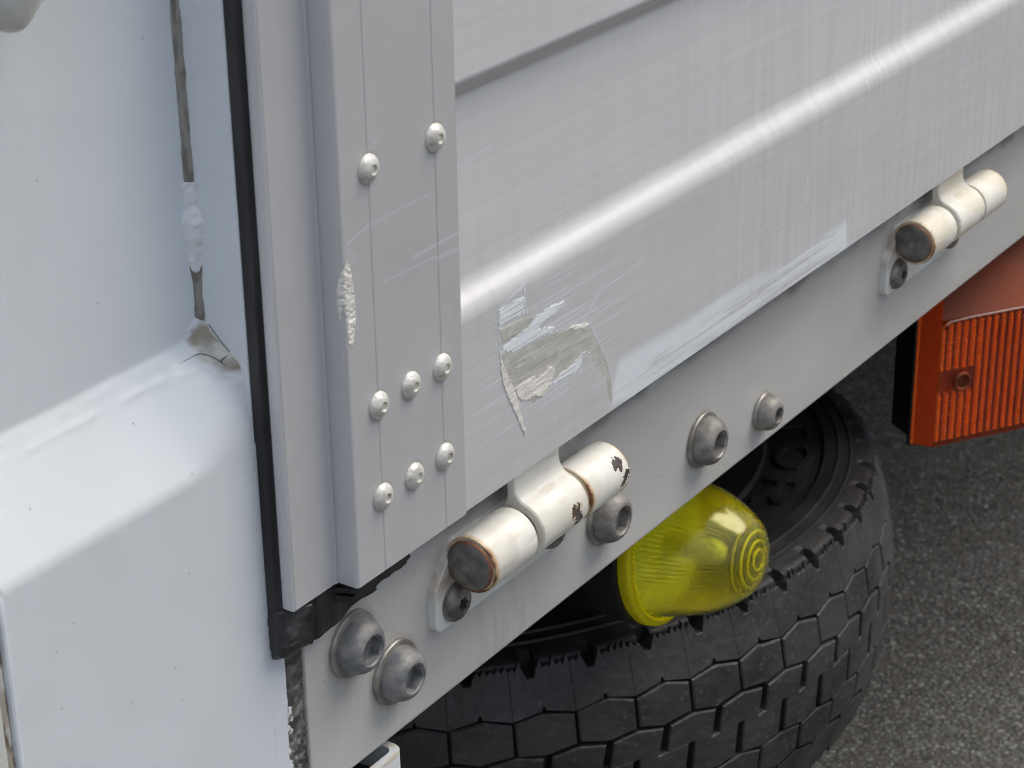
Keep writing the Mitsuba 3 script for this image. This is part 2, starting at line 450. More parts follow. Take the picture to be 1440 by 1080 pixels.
def washer_colour(p, n, uv):
    w = fbm(p.x * 110, p.y * 110, p.z * 110, 3)
    return mix((0.27, 0.25, 0.225), (0.40, 0.385, 0.36), smoothstep(0.3, 0.7, w))


material('washer_steel', principled(washer_colour, 0.45, 0.5, 0.6))


def screw_colour(p, n, uv):
    w = fbm(p.x * 160, p.y * 160, p.z * 160, 4)
    return mix((0.15, 0.135, 0.125), (0.29, 0.27, 0.255), smoothstep(0.3, 0.7, w))


material('dull_screw', principled(screw_colour, 0.45, 0.5, 0.6))


def rivet_colour(p, n, uv):
    w = fbm(p.x * 220, p.y * 220, p.z * 220, 3)
    return mix((0.70, 0.69, 0.65), (0.55, 0.53, 0.47), smoothstep(0.42, 0.72, w))


material('rivet_metal', bumped(principled(rivet_colour, 0.33, 0.5, 0.35), lambda p, n, uv: fbm(p.x * 420, p.y * 420, p.z * 420, 2), 0.0004))


def tyre_colour(p, n, uv):
    w = fbm(p.x * 26, p.y * 26, p.z * 26, 4)
    f = fbm(p.x * 240, p.y * 240, p.z * 240, 2)
    c = mix((0.015, 0.015, 0.0165), (0.034, 0.034, 0.036), smoothstep(0.3, 0.72, w))
    dust = smoothstep(0.42, 0.72, fbm(p.x * 11 + 2, p.y * 11, p.z * 17, 4))
    c = mix(c, (0.055, 0.054, 0.052), dust * 0.35)
    return mix(c, (0.085, 0.083, 0.08), smoothstep(0.62, 0.85, f) * 0.5)


material('tyre_rubber', bumped(principled(tyre_colour, 0.52, 0.5), lambda p, n, uv: fbm(p.x * 150, p.y * 150, p.z * 150, 3), 0.0012, 1e-3))


material('shaded_sidewall', bumped(principled(lambda p, n, uv: mix((0.012, 0.012, 0.013), (0.024, 0.024, 0.026), smoothstep(0.3, 0.72, fbm(p.x * 26, p.y * 26, p.z * 26, 4))), 0.55, 0.4),
                                 lambda p, n, uv: fbm(p.x * 150, p.y * 150, p.z * 150, 3), 0.0008, 1e-3))  # darker than the tread rubber: shade below the bed put into the colour


def asphalt_colour(p, n, uv):
    j = 0.25 * noise(p.x * 90, p.y * 90)
    f, s, w = voronoi(p.x * 105 + j, p.y * 105)
    f2, s2, w2 = voronoi(p.x * 260 + 7, p.y * 260)
    b = fbm(p.x * 3, p.y * 3, 0.0, 4)
    g = 0.096 + 0.062 * (w - 0.5) + 0.05 * (w2 - 0.5) + 0.10 * w2 * w2 * w2 * w2 + 0.07 * (b - 0.5)
    g = dr.maximum(g, 0.02) * (0.45 + 0.55 * smoothstep(0.0, 0.4, s - f))
    c = mi.Color3f(g * 1.06, g * 1.06, g * 1.03)
    c = mix(c, (0.24, 0.235, 0.22), smoothstep(0.90, 1.0, w) * smoothstep(0.50, 0.30, f))
    return mix(c, (0.10, 0.085, 0.065), dr.select((w < 0.12), 0.6, 0.0))


def asphalt_height(p, n, uv):
    f, s, w = voronoi(p.x * 105, p.y * 105)
    return smoothstep(0.0, 0.5, s - f) * (0.4 + 0.6 * w) + 0.4 * fbm(p.x * 400, p.y * 400, 0.0, 2)


material('asphalt', bumped(principled(asphalt_colour, 0.8, 0.35), asphalt_height, 0.0025, 6e-4))
material('dark_underbody', principled(lambda p, n, uv: mix((0.012, 0.012, 0.013), (0.030, 0.028, 0.026), fbm(p.x * 30, p.y * 30, p.z * 30, 3)), 0.6, 0.4))
material('black_plastic', principled((0.014, 0.015, 0.017), 0.42, 0.45))
material('deck_board', principled((0.12, 0.10, 0.08), 0.8, 0.3))
material('crack', principled((0.012, 0.011, 0.010), 0.8, 0.2))


def rust_colour(p, n, uv):
    w = fbm(p.x * 150, p.y * 150, p.z * 60, 3)
    c = mix((0.62, 0.63, 0.60), (0.45, 0.40, 0.32), smoothstep(0.3, 0.6, w))
    r = smoothstep(0.46, 0.60, fbm(p.x * 160 + 3, p.y * 80, p.z * 60, 3)) * smoothstep(0.185, 0.15, p.z)
    return mix(c, (0.15, 0.072, 0.045), r * 0.85)


material('rusty_edge', principled(rust_colour, 0.6, 0.3))
material('cab_paint', principled(lambda p, n, uv: mix((0.52, 0.53, 0.50), (0.60, 0.61, 0.59), fbm(p.x * 12, 0.0, p.z * 12, 2)), 0.4, 0.45))


def hook_colour(p, n, uv):
    w = fbm(p.x * 40, p.y * 40, p.z * 40, 3)
    low = smoothstep(0.443, 0.428, p.z)
    c = mix((0.66, 0.68, 0.69), (0.56, 0.55, 0.50), dr.clip(low * 0.8 + 0.5 * smoothstep(0.45, 0.7, w), 0, 1))
    return mix(c, (0.42, 0.40, 0.38), smoothstep(0.68, 0.8, fbm(p.x * 150, p.y * 150, p.z * 150, 2)) * 0.6)


material('hook_paint', principled(hook_colour, 0.38, 0.5))


def bracket_colour(p, n, uv):
    top = smoothstep(-0.071, -0.0662, p.z)
    w = fbm(p.x * 90, p.y * 200, p.z * 90, 3)
    return mix((0.68, 0.71, 0.75), (0.58, 0.50, 0.38), dr.clip(top * smoothstep(0.35, 0.7, w), 0, 1) * 0.8)


material('bracket_paint', principled(bracket_colour, 0.35, 0.5))

# lenses: thin translucent plastic shells that pass and scatter light
scene['yellow_lens'] = {'type': 'roughdielectric', 'distribution': 'ggx', 'alpha': 0.024, 'int_ior': 1.49, 'ext_ior': 1.0, 'specular_transmittance': rgb(0.962, 0.97, 0.42)}
scene['yellow_rim'] = {'type': 'principledthin', 'base_color': rgb(0.93, 0.84, 0.03), 'roughness': 0.25, 'spec_trans': 0.05, 'diff_trans': 0.9, 'eta': 1.49}
material('reflector', principled((0.76, 0.77, 0.68), 0.35, 0.5, 0.1))
material('bulb_glass', principled((0.62, 0.62, 0.58), 0.2, 0.5))
scene['orange_lens'] = {'type': 'principledthin', 'base_color': rgb(0.80, 0.088, 0.018), 'roughness': 0.2, 'spec_trans': 0.12, 'diff_trans': 0.35, 'eta': 1.49}
material('orange_rib_plastic', principled((0.97, 0.44, 0.14), 0.3, 0.5))
material('orange_bead', principled((0.95, 0.14, 0.012), 0.3, 0.5))
material('orange_inner', principled((0.34, 0.075, 0.025), 0.4, 0.5))
material('orange_top_plastic', principled(lambda p, n, uv: mix((0.16, 0.052, 0.035), (0.26, 0.060, 0.026), fbm(p.x * 22, p.y * 22, p.z * 22, 3)), 0.62, 0.12))

# ------------------------------------------------------------------ ground
add('asphalt_ground', tri([[-60, -60, -.95], [80, -60, -.95], [80, 80, -.95], [-60, 80, -.95]], [[0, 1, 2], [0, 2, 3]]), 'asphalt')
labels['asphalt_ground'] = {'label': 'grey asphalt road surface with pale grit below the truck', 'category': 'asphalt', 'kind': 'structure'}

# ------------------------------------------------------------------ the truck
TRUCK = 'flatbed_truck'
labels[TRUCK] = {'label': 'white flatbed truck with scratched aluminium drop side, hinges and side lamps', 'category': 'truck'}


def part(p, *a, **k):
    return add(f'{TRUCK}__{p}', *a, **k)


# --- front wall: lower skin, sloping ledge, recessed upper skin; one height field y(x, z)
XL, XC, ZF, ZL, YR = -0.342, -0.1676, 0.1765, 0.2310, 0.0304


def wall_y(x, z):
    t = np.clip((z - ZF) / (ZL - ZF), 0, 1)
    w = smooth_np(-0.225, -0.167, x) ** 1.5
    return YR * t ** (1.0 + 1.9 * w)


xs = np.concatenate([np.linspace(XL, -0.20, 90), np.linspace(-0.1995, XC, 40)])
zs = np.concatenate([np.linspace(-0.25, 0.14, 30), np.arange(0.142, 0.262, 0.0012), np.linspace(0.265, 1.0, 30)])
X, Z = np.meshgrid(xs, zs, indexing='ij')


def wall_s(x, z):
    k = 0.0036 - 0.0025 * smooth_np(0.190, 0.222, z)
    return np.mean([wall_y(x, z + d * k) for d in np.linspace(-1, 1, 17)], 0)


Y = wall_s(X, Z)
along = np.stack([X * 1.0, Z * 0 + 3.0, Z * 0], -1)
# lumpy seam-sealer bead under the painted corner of ledge and upper skin
c0 = 0.2278 + 0.0010 * nz(along, 60, 2)
bead = np.exp(-((Z - c0) / 0.0026) ** 2) * (0.0001 + 0.0014 * nz(np.stack([X, Z * 0, Z * 0.4], -1), 150, 5))
bead += np.exp(-((Z - c0 + 0.0072 + 0.0016 * nz(along, 70, 8)) / 0.0016) ** 2) * (0.0003 + 0.0012 * nz(np.stack([X, Z * 0 + 1, Z * 0], -1), 130, 9))
Y = Y - bead * smooth_np(XC, XC - 0.02, X) - 0.0004 * nz(np.stack([X, Z * 0 + 5, Z], -1), 16, 3)
wall = [grid(np.stack([X, Y, Z], -1))]
# rounded left edge flange
fl = [(0, 0.0), (0.0004, 0.0007), (0.0, -0.0006), (-0.0006, -0.0011), (-0.0020, -0.0012), (-0.0030, -0.0006), (-0.0034, 0.0010), (-0.0034, 0.05)]
zz = np.linspace(-0.25, 1.0, 90)
yb = wall_s(np.full_like(zz, XL), zz)
wall.append(grid(np.stack([np.stack([XL + a + 0 * zz, yb + b, zz], -1) for a, b in fl[::-1]], 0)))
# cheek beside the recess and the lower skin's last strip behind the rubber
wall.append(bx(XC, -0.150, 0.0006, 0.06, 0.17, 1.0))
sx = np.linspace(XC, -0.156, 14)
sz = np.linspace(-0.25, 0.1775, 120)
X2, Z2 = np.meshgrid(sx, sz, indexing='ij')
jag = smooth_np(0.03, 0.0, Z2) * (0.0028 * nz(np.stack([Z2 * 0, Z2 * 0, Z2], -1), 130, 4) - 0.0005 - 0.020 * np.clip(0.012 - Z2, 0, 0.02))
X2 = X2 - (X2 - XC) / (-0.156 - XC) * jag * -1.0
P2 = np.stack([X2, 0 * X2, Z2], -1)
wall.append(grid(P2))
wall.append(grid(np.stack([P2[-1], P2[-1] + [0.0002, 0.006, 0]], 0)))
part('front_wall', join(wall), 'white_paint', 35)
part('front_wall__back_panel', bx(-0.335, -0.152, 0.062, 2.2, -0.25, 1.0), 'white_paint')

# sealant in the recess corner: grey strip above, white painted lumps, grey strip below
zc = np.linspace(0.2320, 0.60, 500)
u = np.linspace(0, 1, 9)


def corner_strip(z0, z1, width, bulge, rough, seed):
    z = zc[(zc >= z0) & (zc <= z1)]
    U, Zg = np.meshgrid(u, z, indexing='ij')
    e = nz(np.stack([Zg * 0, Zg * 0 + seed, Zg], -1), 90, seed)
    w = width + rough * e + 0 * U
    a = 1 - U
    px = XC + 0.0008 - a * w
    py = YR + 0.0008 - U * w * 1.05
    q = np.stack([px, py, Zg], -1)
    if seed == 9:
        k = np.sin(np.pi * np.clip((Zg - z0) / (z1 - z0), 0, 1)) ** 0.35
        w = w * (0.35 + 0.65 * k)
        q[..., 0], q[..., 1] = XC + 0.0008 - a * w, YR + 0.0008 - U * w * 1.05
    d = bulge * np.sin(np.pi * U) * (1 + 2.4 * nz(q, 120, seed + 3)) + rough * 0.30 * nz(q, 420, seed + 4)
    q[..., 0] -= d * 0.7
    q[..., 1] -= d * 0.7
    return grid(q)


part('front_wall__sealant_strip', corner_strip(0.3075, 0.60, 0.0047, 0.0004, 0.0014, 1), 'grey_sealant', True)
part('front_wall__sealant_strip', corner_strip(0.2320, 0.2720, 0.0048, 0.0006, 0.0026, 5), 'grey_sealant', True)
part('front_wall__paint_lump', corner_strip(0.2650, 0.3130, 0.0078, 0.0016, 0.0070, 9), 'white_caulk', True, label='lumpy white paint run bridging the grey sealant seam')

# dirty caulk blob in the corner of ledge, cheek and upper skin
fx = np.linspace(XC - 0.024, XC, 90)
fz = np.linspace(0.2010, 0.2440, 150)
FX, FZ = np.meshgrid(fx, fz, indexing='ij')
fq = np.stack([FX, 0 * FX, FZ], -1)


def fill_depth(x, z):
    q = np.stack([x, 0 * x, z], -1)
    near = XC - x
    top = 0.0068 * np.exp(-near / 0.0052) * smooth_np(0.2005, 0.2180, z) * smooth_np(0.2440, 0.2340, z)
    body = 0.0030 * smooth_np(0.0175, 0.008, near + 0.006 * nz(q, 150, 4)) * smooth_np(0.2140, 0.2200, z + 0.004 * nz(q, 160, 6)) * smooth_np(0.2345, 0.2300, z)
    return top + body + 0.0012 * nz(q, 260, 3) + 0.0005 * nz(q, 700, 5) - 0.0008


fill = grid(np.stack([FX, wall_s(FX, FZ) - fill_depth(FX, FZ), FZ], -1))
part('front_wall__caulk_fillet', fill, 'dirty_caulk', True, label='dirty cracked caulk in the corner above the ledge')


def tube(pts, r, n=8):
    pts = np.asarray(pts, float)
    t = np.gradient(pts, axis=0)
    t /= np.linalg.norm(t, axis=1, keepdims=True)
    a = np.cross(t, [0.3, -0.5, 0.8])
    a /= np.linalg.norm(a, axis=1, keepdims=True)
    b = np.cross(t, a)
    th = np.arange(n + 1) / n * 2 * np.pi
    r = np.broadcast_to(r, len(pts))
    return grid(pts[:, None] + r[:, None, None] * (np.cos(th)[None, :, None] * a[:, None] + np.sin(th)[None, :, None] * b[:, None]))


def surf(x, z, lift=0.0003):
    y = wall_s(np.array(x, float), np.array(z, float))
    return np.stack([np.asarray(x, float), y - lift, np.asarray(z, float)], -1)


def curve(p, n=24):
    p = np.asarray(p, float)
    t = np.linspace(0, 1, len(p))
    from scipy.interpolate import PchipInterpolator
    return np.stack([PchipInterpolator(t, p[:, k])(np.linspace(0, 1, n)) for k in range(p.shape[1])], 1)


def crack(pts, r):
    p = curve(np.array(pts) * mm, 30)
    y = wall_s(p[:, 0], p[:, 1]) - np.maximum(fill_depth(p[:, 0], p[:, 1]), 0)
    return tube(np.stack([p[:, 0], y, p[:, 1]], 1), r * np.sin(np.linspace(0.15, np.pi - 0.3, 30)) ** 0.5, 6)


part('front_wall__crack', join([crack([(-192, 224.8), (-184, 225.2), (-179.5, 226.0), (-176, 224.4), (-173.6, 221.6), (-172.4, 218.8)], 0.00026), crack([(-173.6, 221.4), (-171.5, 222.4), (-169.0, 223.6)], 0.0003),
                               tube(curve([(XC + 0.0002, 0.0246, 0.2370), (XC + 0.0002, 0.0190, 0.2310), (XC + 0.0002, 0.0120, 0.2250)], 20), 0.0004, 6)]), 'crack', True)

# --- strip of the cab beside the front wall, rust at its edge
cab = curve([[-0.60, 0.010], [-0.42, 0.004], [-0.352, 0.0015], [-0.3492, 0.0022], [-0.3485, 0.008], [-0.3485, 0.06]], 20)
part('cab_corner', grid(np.stack([np.c_[cab[:, 0], cab[:, 1], np.full(20, z)] for z in (-0.4, 0.4, 1.0)], 1)), 'cab_paint', 40, label='grey green painted cab corner left of the rusty seam')
zz = np.linspace(-0.30, 0.20, 260)
rust = []
for a in np.linspace(0, 1, 7):
    wv = 0.0012 * nz(np.stack([zz * 0 + a, zz * 0, zz], -1), 180, 2)
    rust.append(np.stack([-0.3492 + a * 0.0042 + wv * 0.6, 0.0026 - 0.0014 * np.sin(np.pi * a) + wv * 0.6, zz], -1))
part('cab_corner__rusty_seam', grid(np.stack(rust, 0)), 'rusty_edge', True, label='rusty vertical seam at the left edge')

# --- white rounded hook at the top left
hk = m3.Manifold.batch_hull([m3.Manifold.sphere(r, 40).translate([x, y, z]) for x, y, z, r in
                            ((-0.292, -0.006, 0.470, 0.020), (-0.300, -0.002, 0.432, 0.010), (-0.2765, 0.004, 0.4405, 0.007), (-0.266, 0.006, 0.488, 0.010), (-0.320, 0.0, 0.480, 0.018))])
hk = to_trimesh((hk + m3.Manifold.batch_hull([m3.Manifold.sphere(0.015, 24).translate([-0.29, y, 0.50]) for y in (0.0, 0.04)])).refine_to_length(0.004))
hv = trimesh.smoothing.filter_taubin(trimesh.Trimesh(hk.vertices, hk.faces), iterations=20)
part('rope_hook', tri(hv.vertices, hv.faces), 'hook_paint', True, label='white rounded rope hook at the top left')

# --- side sill: pressed steel channel
sp = [(0.0, -0.0545), (0.0, 0.0770), (0.0020, 0.0790), (0.060, 0.0790), (0.060, 0.0745), (0.0045, 0.0745), (0.0045, -0.0540), (0.022, -0.0540), (0.022, -0.0585), (0.0040, -0.0585), (0.0018, -0.0580), (0.0006, -0.0567)]
sill = extrude(sp, 5.0, 0.0006)
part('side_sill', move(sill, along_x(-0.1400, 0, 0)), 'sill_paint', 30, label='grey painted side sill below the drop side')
part('deck', bx(-0.14, 4.9, 0.062, 2.2, 0.03, 0.075), 'deck_board')
part('light_blocker', rbox(1.0, 4.6, 1.56, 2.1, -0.70, 0.02, 0.02), 'dark_underbody', 30)  # unseen box added to keep far light off the ground
for y0 in (0.70, 1.45):
    part('chassis_rail', rbox(-0.6, 4.9, y0, y0 + 0.09, -0.36, -0.04, 0.012), 'dark_underbody', 30)
for x0 in (-0.10, 1.45, 2.3):
    part('cross_member', rbox(x0, x0 + 0.07, 0.10, 2.15, -0.045, 0.028, 0.008), 'dark_underbody', 30)
part('spare_carrier', join([rbox(0.20, 0.32, 0.1, 0.72, -0.165, -0.13, 0.008), rbox(0.60, 0.68, 0.20, 0.72, -0.17, -0.05, 0.008)]), 'dark_underbody', 30)

# dark flecked sealant between front wall and sill
gx = np.linspace(-0.1595, -0.1398, 24)
gz = np.linspace(-0.25, 0.052, 240)
X3, Z3 = np.meshgrid(gx, gz, indexing='ij')
q3 = np.stack([X3, 0 * X3, Z3], -1)
part('side_sill__joint_sealant', grid(np.stack([X3, 0.0022 + 0.0010 * nz(q3, 200, 2) + 0.0008 * nz(q3, 700, 3) - 0.0012 * smooth_np(0.02, -0.02, Z3) * (nz(q3, 420, 8) > 0.1), Z3], -1)),
     'flecked_sealant', True, label='dark sealant strip with pale flecks left of the sill')
flakes = []
for k in range(26):
    z0 = 0.012 - 0.062 * rng.random()
    x0 = -0.1565 + 0.0016 * rng.normal() - 0.02 * max(0, -z0)
    a = np.sort(rng.random(7)) * 2 * np.pi
    r = (0.0007 + 0.0013 * rng.random()) * (0.6 + 0.6 * rng.random(7))
    pg = np.c_[np.cos(a) * r, np.sin(a) * r * 1.5]
    flakes.append(move(extrude(pg, 0.0008), outward(x0 + 0.0012, 0.0012, z0)))
add(f'{TRUCK}__side_sill__paint_flake', join(flakes), 'white_caulk', False)
labels[f'{TRUCK}__side_sill__paint_flake'] = {'kind': 'stuff'}

# --- rubber gasket: vertical strip, corner block, bottom lips
vs = [(-0.1668, 0.012), (-0.1668, -0.0045), (-0.1660, -0.0070), (-0.1645, -0.0080), (-0.150, -0.0080), (-0.150, 0.012)]
part('gate_seal', move(extrude(vs, 0.60), frame([0, 0, 0.060], [1, 0, 0], [0, 1, 0], [0, 0, 1])), 'rubber', 40, label='black rubber gasket between front wall and drop side')
cb = m3.Manifold.batch_hull([m3.Manifold.sphere(r, 20).translate([x, y, z]) for x, y, z, r in
                            ((-0.1650, -0.0060, 0.078, 0.002), (-0.1490, -0.0145, 0.0780, 0.002), (-0.1655, -0.0050, 0.0530, 0.002), (-0.1600, -0.0040, 0.0505, 0.002), (-0.1490, -0.0115, 0.0560, 0.002),
                             (-0.148, 0.0, 0.078, 0.002), (-0.165, 0.004, 0.078, 0.002), (-0.164, 0.0, 0.050, 0.002), (-0.1485, 0.0, 0.050, 0.002), (-0.1630, -0.0115, 0.0640, 0.002))]).refine_to_length(0.0015)
cb = to_trimesh(cb)
cv = cb.vertices + (nz(cb.vertices, 140, 6)[:, None] * 0.0035) * (cb.vertices - cb.vertices.mean(0)) / 0.012
part('gate_seal__corner_block', tri(cv, cb.faces), 'rubber', True, label='crumpled black rubber corner block')
lip = []
xs_ = np.linspace(-0.1495, -0.0860, 60)
for k in range(60):
    x = xs_[k]
    f = smooth_np(-0.128, -0.108, x)
    yo = -0.0130 + 0.003 * f + 0.0012 * math.exp(-((x + 0.144) / 0.0016) ** 2) - 0.0008 * math.exp(-((x + 0.1475) / 0.001) ** 2)
    zt = 0.0800 - 0.003 * f
    zb_ = 0.0535 + 0.0020 * f + 0.0006 * math.sin(x * 230)
    lip.append([[x, 0.001, zt], [x, yo + 0.002, zt], [x, yo, zt - 0.003], [x, yo + 0.0006, (zt + zb_) / 2], [x, yo + 0.0006, zb_], [x, -0.0006, zb_ - 0.005]])
part('gate_seal__bottom_lip', grid(np.array(lip)[:, ::-1]), 'rubber', 40)
flap = []
for dz, y0, x1 in ((0.0, -0.0235, -0.0735), (-0.0052, -0.0205, -0.0728)):
    fx = np.linspace(-0.1265, x1, 40)
    ring = []
    for x in fx:
        s = 0.0004 * math.sin(x * 600 + dz * 900)
        yy = y0
        y0_ = -0.0125 + (yy + 0.0125) * smooth_np(-0.1265, -0.1200, x)
        ring.append([[x, 0.0, 0.0780 + dz], [x, y0_, 0.0765 + dz + s], [x, y0_ - 0.0008, 0.0750 + dz + s], [x, y0_, 0.0735 + dz + s], [x, 0.0, 0.0700 + dz]])
    flap.append(grid(np.array(ring)[:, ::-1]))
part('gate_seal__flap', join(flap), 'rubber', 40)

# --- side gate: end post and corrugated aluminium skin
POST_Y, SKIN_Y, REC_Y, GZ, GT = -0.0290, -0.0277, -0.0174, 0.0808, 0.640
pp = [(-0.1635, -0.0050), (-0.1635, -0.0140), (-0.1632, -0.0149), (-0.1622, -0.0152), (-0.1618, -0.0146), (-0.1614, -0.0152), (-0.1285, -0.0152), (-0.1278, -0.0158), (-0.1272, -0.0159), (-0.1268, -0.0153), (-0.1264, -0.0156),
      (-0.1263, -0.0264), (-0.1261, -0.0276), (-0.1255, -0.0284), (-0.1245, -0.0289), (-0.1236, POST_Y)]
for gx_ in (-0.1020, -0.0455):
    pp += [(gx_ - 0.00030, POST_Y), (gx_, POST_Y + 0.00022), (gx_ + 0.00030, POST_Y)]
pp += [(-0.0262, POST_Y), (-0.0257, -0.0285), (-0.0256, -0.0270), (-0.0256, -0.004), (-0.155, -0.004)]
post = extrude(pp, GT - GZ, 0.0005)
part('side_gate__end_post', move(post, frame([0, 0, GZ], [1, 0, 0], [0, 1, 0], [0, 0, 1])), 'post_aluminium', 28, label='upright aluminium end post with eight rivets')


def fillet(pts, r, n=10):
    """pts [(y, z)], round inner vertices with tangent length r"""
    out = [np.array(pts[0], float)]
    for a, b, c in zip(pts[:-2], pts[1:-1], pts[2:]):
        a, b, c = map(lambda q: np.array(q, float), (a, b, c))
        u, w = (a - b) / np.linalg.norm(a - b), (c - b) / np.linalg.norm(c - b)
        for t in np.linspace(0, 1, n):
            p0, p1 = b + u * r, b + w * r
            out.append((1 - t) ** 2 * p0 + 2 * t * (1 - t) * b + t * t * p1)
    return out + [np.array(pts[-1], float)]


outer = fillet([(SKIN_Y, GZ + 0.001), (SKIN_Y, 0.2012), (REC_Y, 0.2128), (REC_Y, 0.26)], 0.0062) + fillet([(REC_Y, 0.262), (REC_Y, 0.3192), (SKIN_Y - 0.0004, 0.3324), (SKIN_Y - 0.0004, GT - 0.002)], 0.0018, 6)
outer = [(SKIN_Y + 0.001, GZ)] + [tuple(q) for q in outer] + [(SKIN_Y + 0.002, GT)]
inner = [(-0.004, GT), (-0.004, GZ)]
skin = extrude(outer + inner, 4.9)
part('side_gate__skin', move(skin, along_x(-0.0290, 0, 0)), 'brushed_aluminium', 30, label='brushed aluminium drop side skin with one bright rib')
part('side_gate__top_rail', rbox(-0.163, 4.87, -0.031, 0.004, GT + 0.001, GT + 0.05, 0.006), 'post_aluminium', 30)

rv = [(0.0082, 0.0), (0.0082, 0.0006), (0.0079, 0.0013), (0.0072, 0.0022), (0.0060, 0.0031), (0.0048, 0.0037), (0.0036, 0.0041), (0.0030, 0.0042), (0.0027, 0.0040), (0.0025, 0.0030), (0.0023, 0.0027), (0.0019, 0.0027), (0.0018, 0.0032), (0.0014, 0.0034), (0.0, 0.0034)]
rivet = mikit.ply(move(lathe(np.array(rv) * [0.93, 1.0], 40), outward(0, 0, 0)), 'rivet_metal', 40)
for x, z in RIVETS:
    k = number(f'{TRUCK}__side_gate__rivet')
    scene[k] = {**rivet, 'to_world': T().translate([x, POST_Y, z]).rotate([0, 1, 0], float(rng.uniform(0, 360)))}


# knocks on the skin: polygons in (x, z) millimetres
def jagged(pts, step=1.1, amp=0.28, seed=0):
    r = np.random.default_rng(seed)
    p = np.array(pts, float)
    out = []
    for a, b in zip(p, np.roll(p, -1, 0)):
        n = max(1, int(np.linalg.norm(b - a) / step))
        for t in np.arange(n) / n:
            out.append(a + (b - a) * t + r.normal(0, amp, 2) * (0.4 if t == 0 else 1))
    g = Polygon(out).buffer(0)
    g = max(getattr(g, 'geoms', [g]), key=lambda q: q.area)
    return np.array(g.exterior.coords)[:-1] * mm


def patch(name, pts, y, h, bsdf, seed, amp=0.28, step=1.1, **k):
    poly = jagged(pts, step, amp, seed)
    m = extrude(poly, h)
    return part(name, move(m, outward(0, y, 0)), bsdf, False, **k)


KN = f'side_gate__'
patch(KN + 'scrape', [(12.6, 164.5), (20.3, 162.9), (31.2, 161.2), (43.4, 160.5), (55.8, 159.5), (71.0, 157.7), (89.0, 153.4), (99.5, 150.3), (106.2, 146.3), (111.6, 139.7), (117.0, 131.5), (123.9, 121.8), (127.3, 114.9), (129.5, 108.5), (132.3, 100.2), (133.1, 88.6), (131.7, 84.2), (129.6, 91.6), (126.7, 107.2), (120.5, 113.2), (114.3, 120.7), (107.5, 129.1), (101.5, 133.0), (96.8, 133.2), (97.5, 128.6), (90.2, 126.0), (78.4, 127.4), (65.5, 127.8), (57.8, 126.2), (52.7, 122.8), (45.1, 122.0), (36.5, 128.4), (28.1, 134.8), (19.9, 148.4)],
      SKIN_Y + 0.001, 0.00115, 'bare_scrape', 1, 0.45, 0.9, label='grey bare scrape where the coating is torn off the drop side')
patch(KN + 'torn_paint', [(25.7, 139.8), (38.0, 139.2), (52.9, 136.4), (63, 138.5), (65.6, 137.3), (68.8, 134.2), (64.2, 129.0), (59.7, 124.7), (55.2, 122.6), (45.2, 126.5), (36.5, 126.9), (28.6, 133.1)], SKIN_Y + 0.001, 0.0016, 'torn_paint', 2, 0.85, 0.9)
patch(KN + 'torn_paint', [(12.2, 163.2), (14.8, 157.8), (18.8, 150.4), (22.2, 143.8), (27.4, 133.6), (30.3, 124.9), (33.7, 115.1), (37.2, 103.7), (32.4, 111.1), (27.7, 120.6), (21.9, 131.3), (15.0, 145.1), (12.3, 154.3)], SKIN_Y + 0.001, 0.0016, 'torn_paint', 3, 0.42, 0.9)
patch(KN + 'paint_mark', [(12.3, 192.1), (24.7, 192.4), (37.3, 192.3), (37.7, 182.3), (26.9, 182.6), (13.2, 183.1)], SKIN_Y + 0.001, 0.0013, 'paint_transfer', 4, 0.62, 0.9)
patch(KN + 'scrape', [(13.1, 180.3), (26.8, 179.7), (38.9, 178.6), (48.6, 174.4), (41.2, 171.5), (29.0, 171.2), (14.0, 170.5)], SKIN_Y + 0.001, 0.00125, 'bare_scrape', 5)
patch(KN + 'paint_mark', [(14.4, 166.0), (22.7, 162.9), (32.4, 161.8), (53.3, 161.1), (71.0, 159.9), (66.0, 162.5), (48.5, 167.4), (58.5, 169.0), (78.8, 172.2), (77.6, 174.3), (63.6, 176.1), (48.6, 174.7), (35.0, 170.8), (15.7, 169.1)], SKIN_Y + 0.001, 0.0014, 'paint_transfer', 6, 0.62, 0.9)
patch(KN + 'paint_mark', [(66.2, 127.2), (73.2, 129.4), (86.3, 130.6), (96.8, 133.0), (97.5, 127.9), (88.9, 124.4), (73.2, 125.8), (67.5, 125.1)], SKIN_Y + 0.001, 0.0014, 'paint_transfer', 7, 0.62, 0.9)
patch(KN + 'torn_paint', [(86, 155.4), (95, 153.5), (104, 151.5), (107.5, 146.5), (104, 147.2), (98, 150.2), (90, 152.6)], SKIN_Y + 0.001, 0.0015, 'torn_paint', 8, 0.4, 0.9)


def lipline(pts, r, seed, y=SKIN_Y):
    p = curve([[a * mm, y, b * mm] for a, b in pts], 40)
    p += np.random.default_rng(seed).normal(0, 0.00018, p.shape)
    return tube(p, r, 6)


lips = join([lipline([(11.6, 193.5), (12.0, 180), (11.8, 166), (13.5, 158)], 0.00055, 1), lipline([(37.6, 199), (37.4, 190), (39.5, 179)], 0.0005, 2),
             lipline([(106, 150), (112, 141), (118, 131.5), (124.5, 121.5), (129, 110), (132, 99), (133, 88)], 0.00045, 3),
             lipline([(97, 133.4), (102, 133.3), (108, 129.3), (114.5, 121), (121, 113)], 0.00035, 4), lipline([(96.8, 133), (97.6, 128.4), (90, 125), (84, 125)], 0.0004, 5)])
part(KN + 'curled_edge', lips, 'paint_transfer', 40)
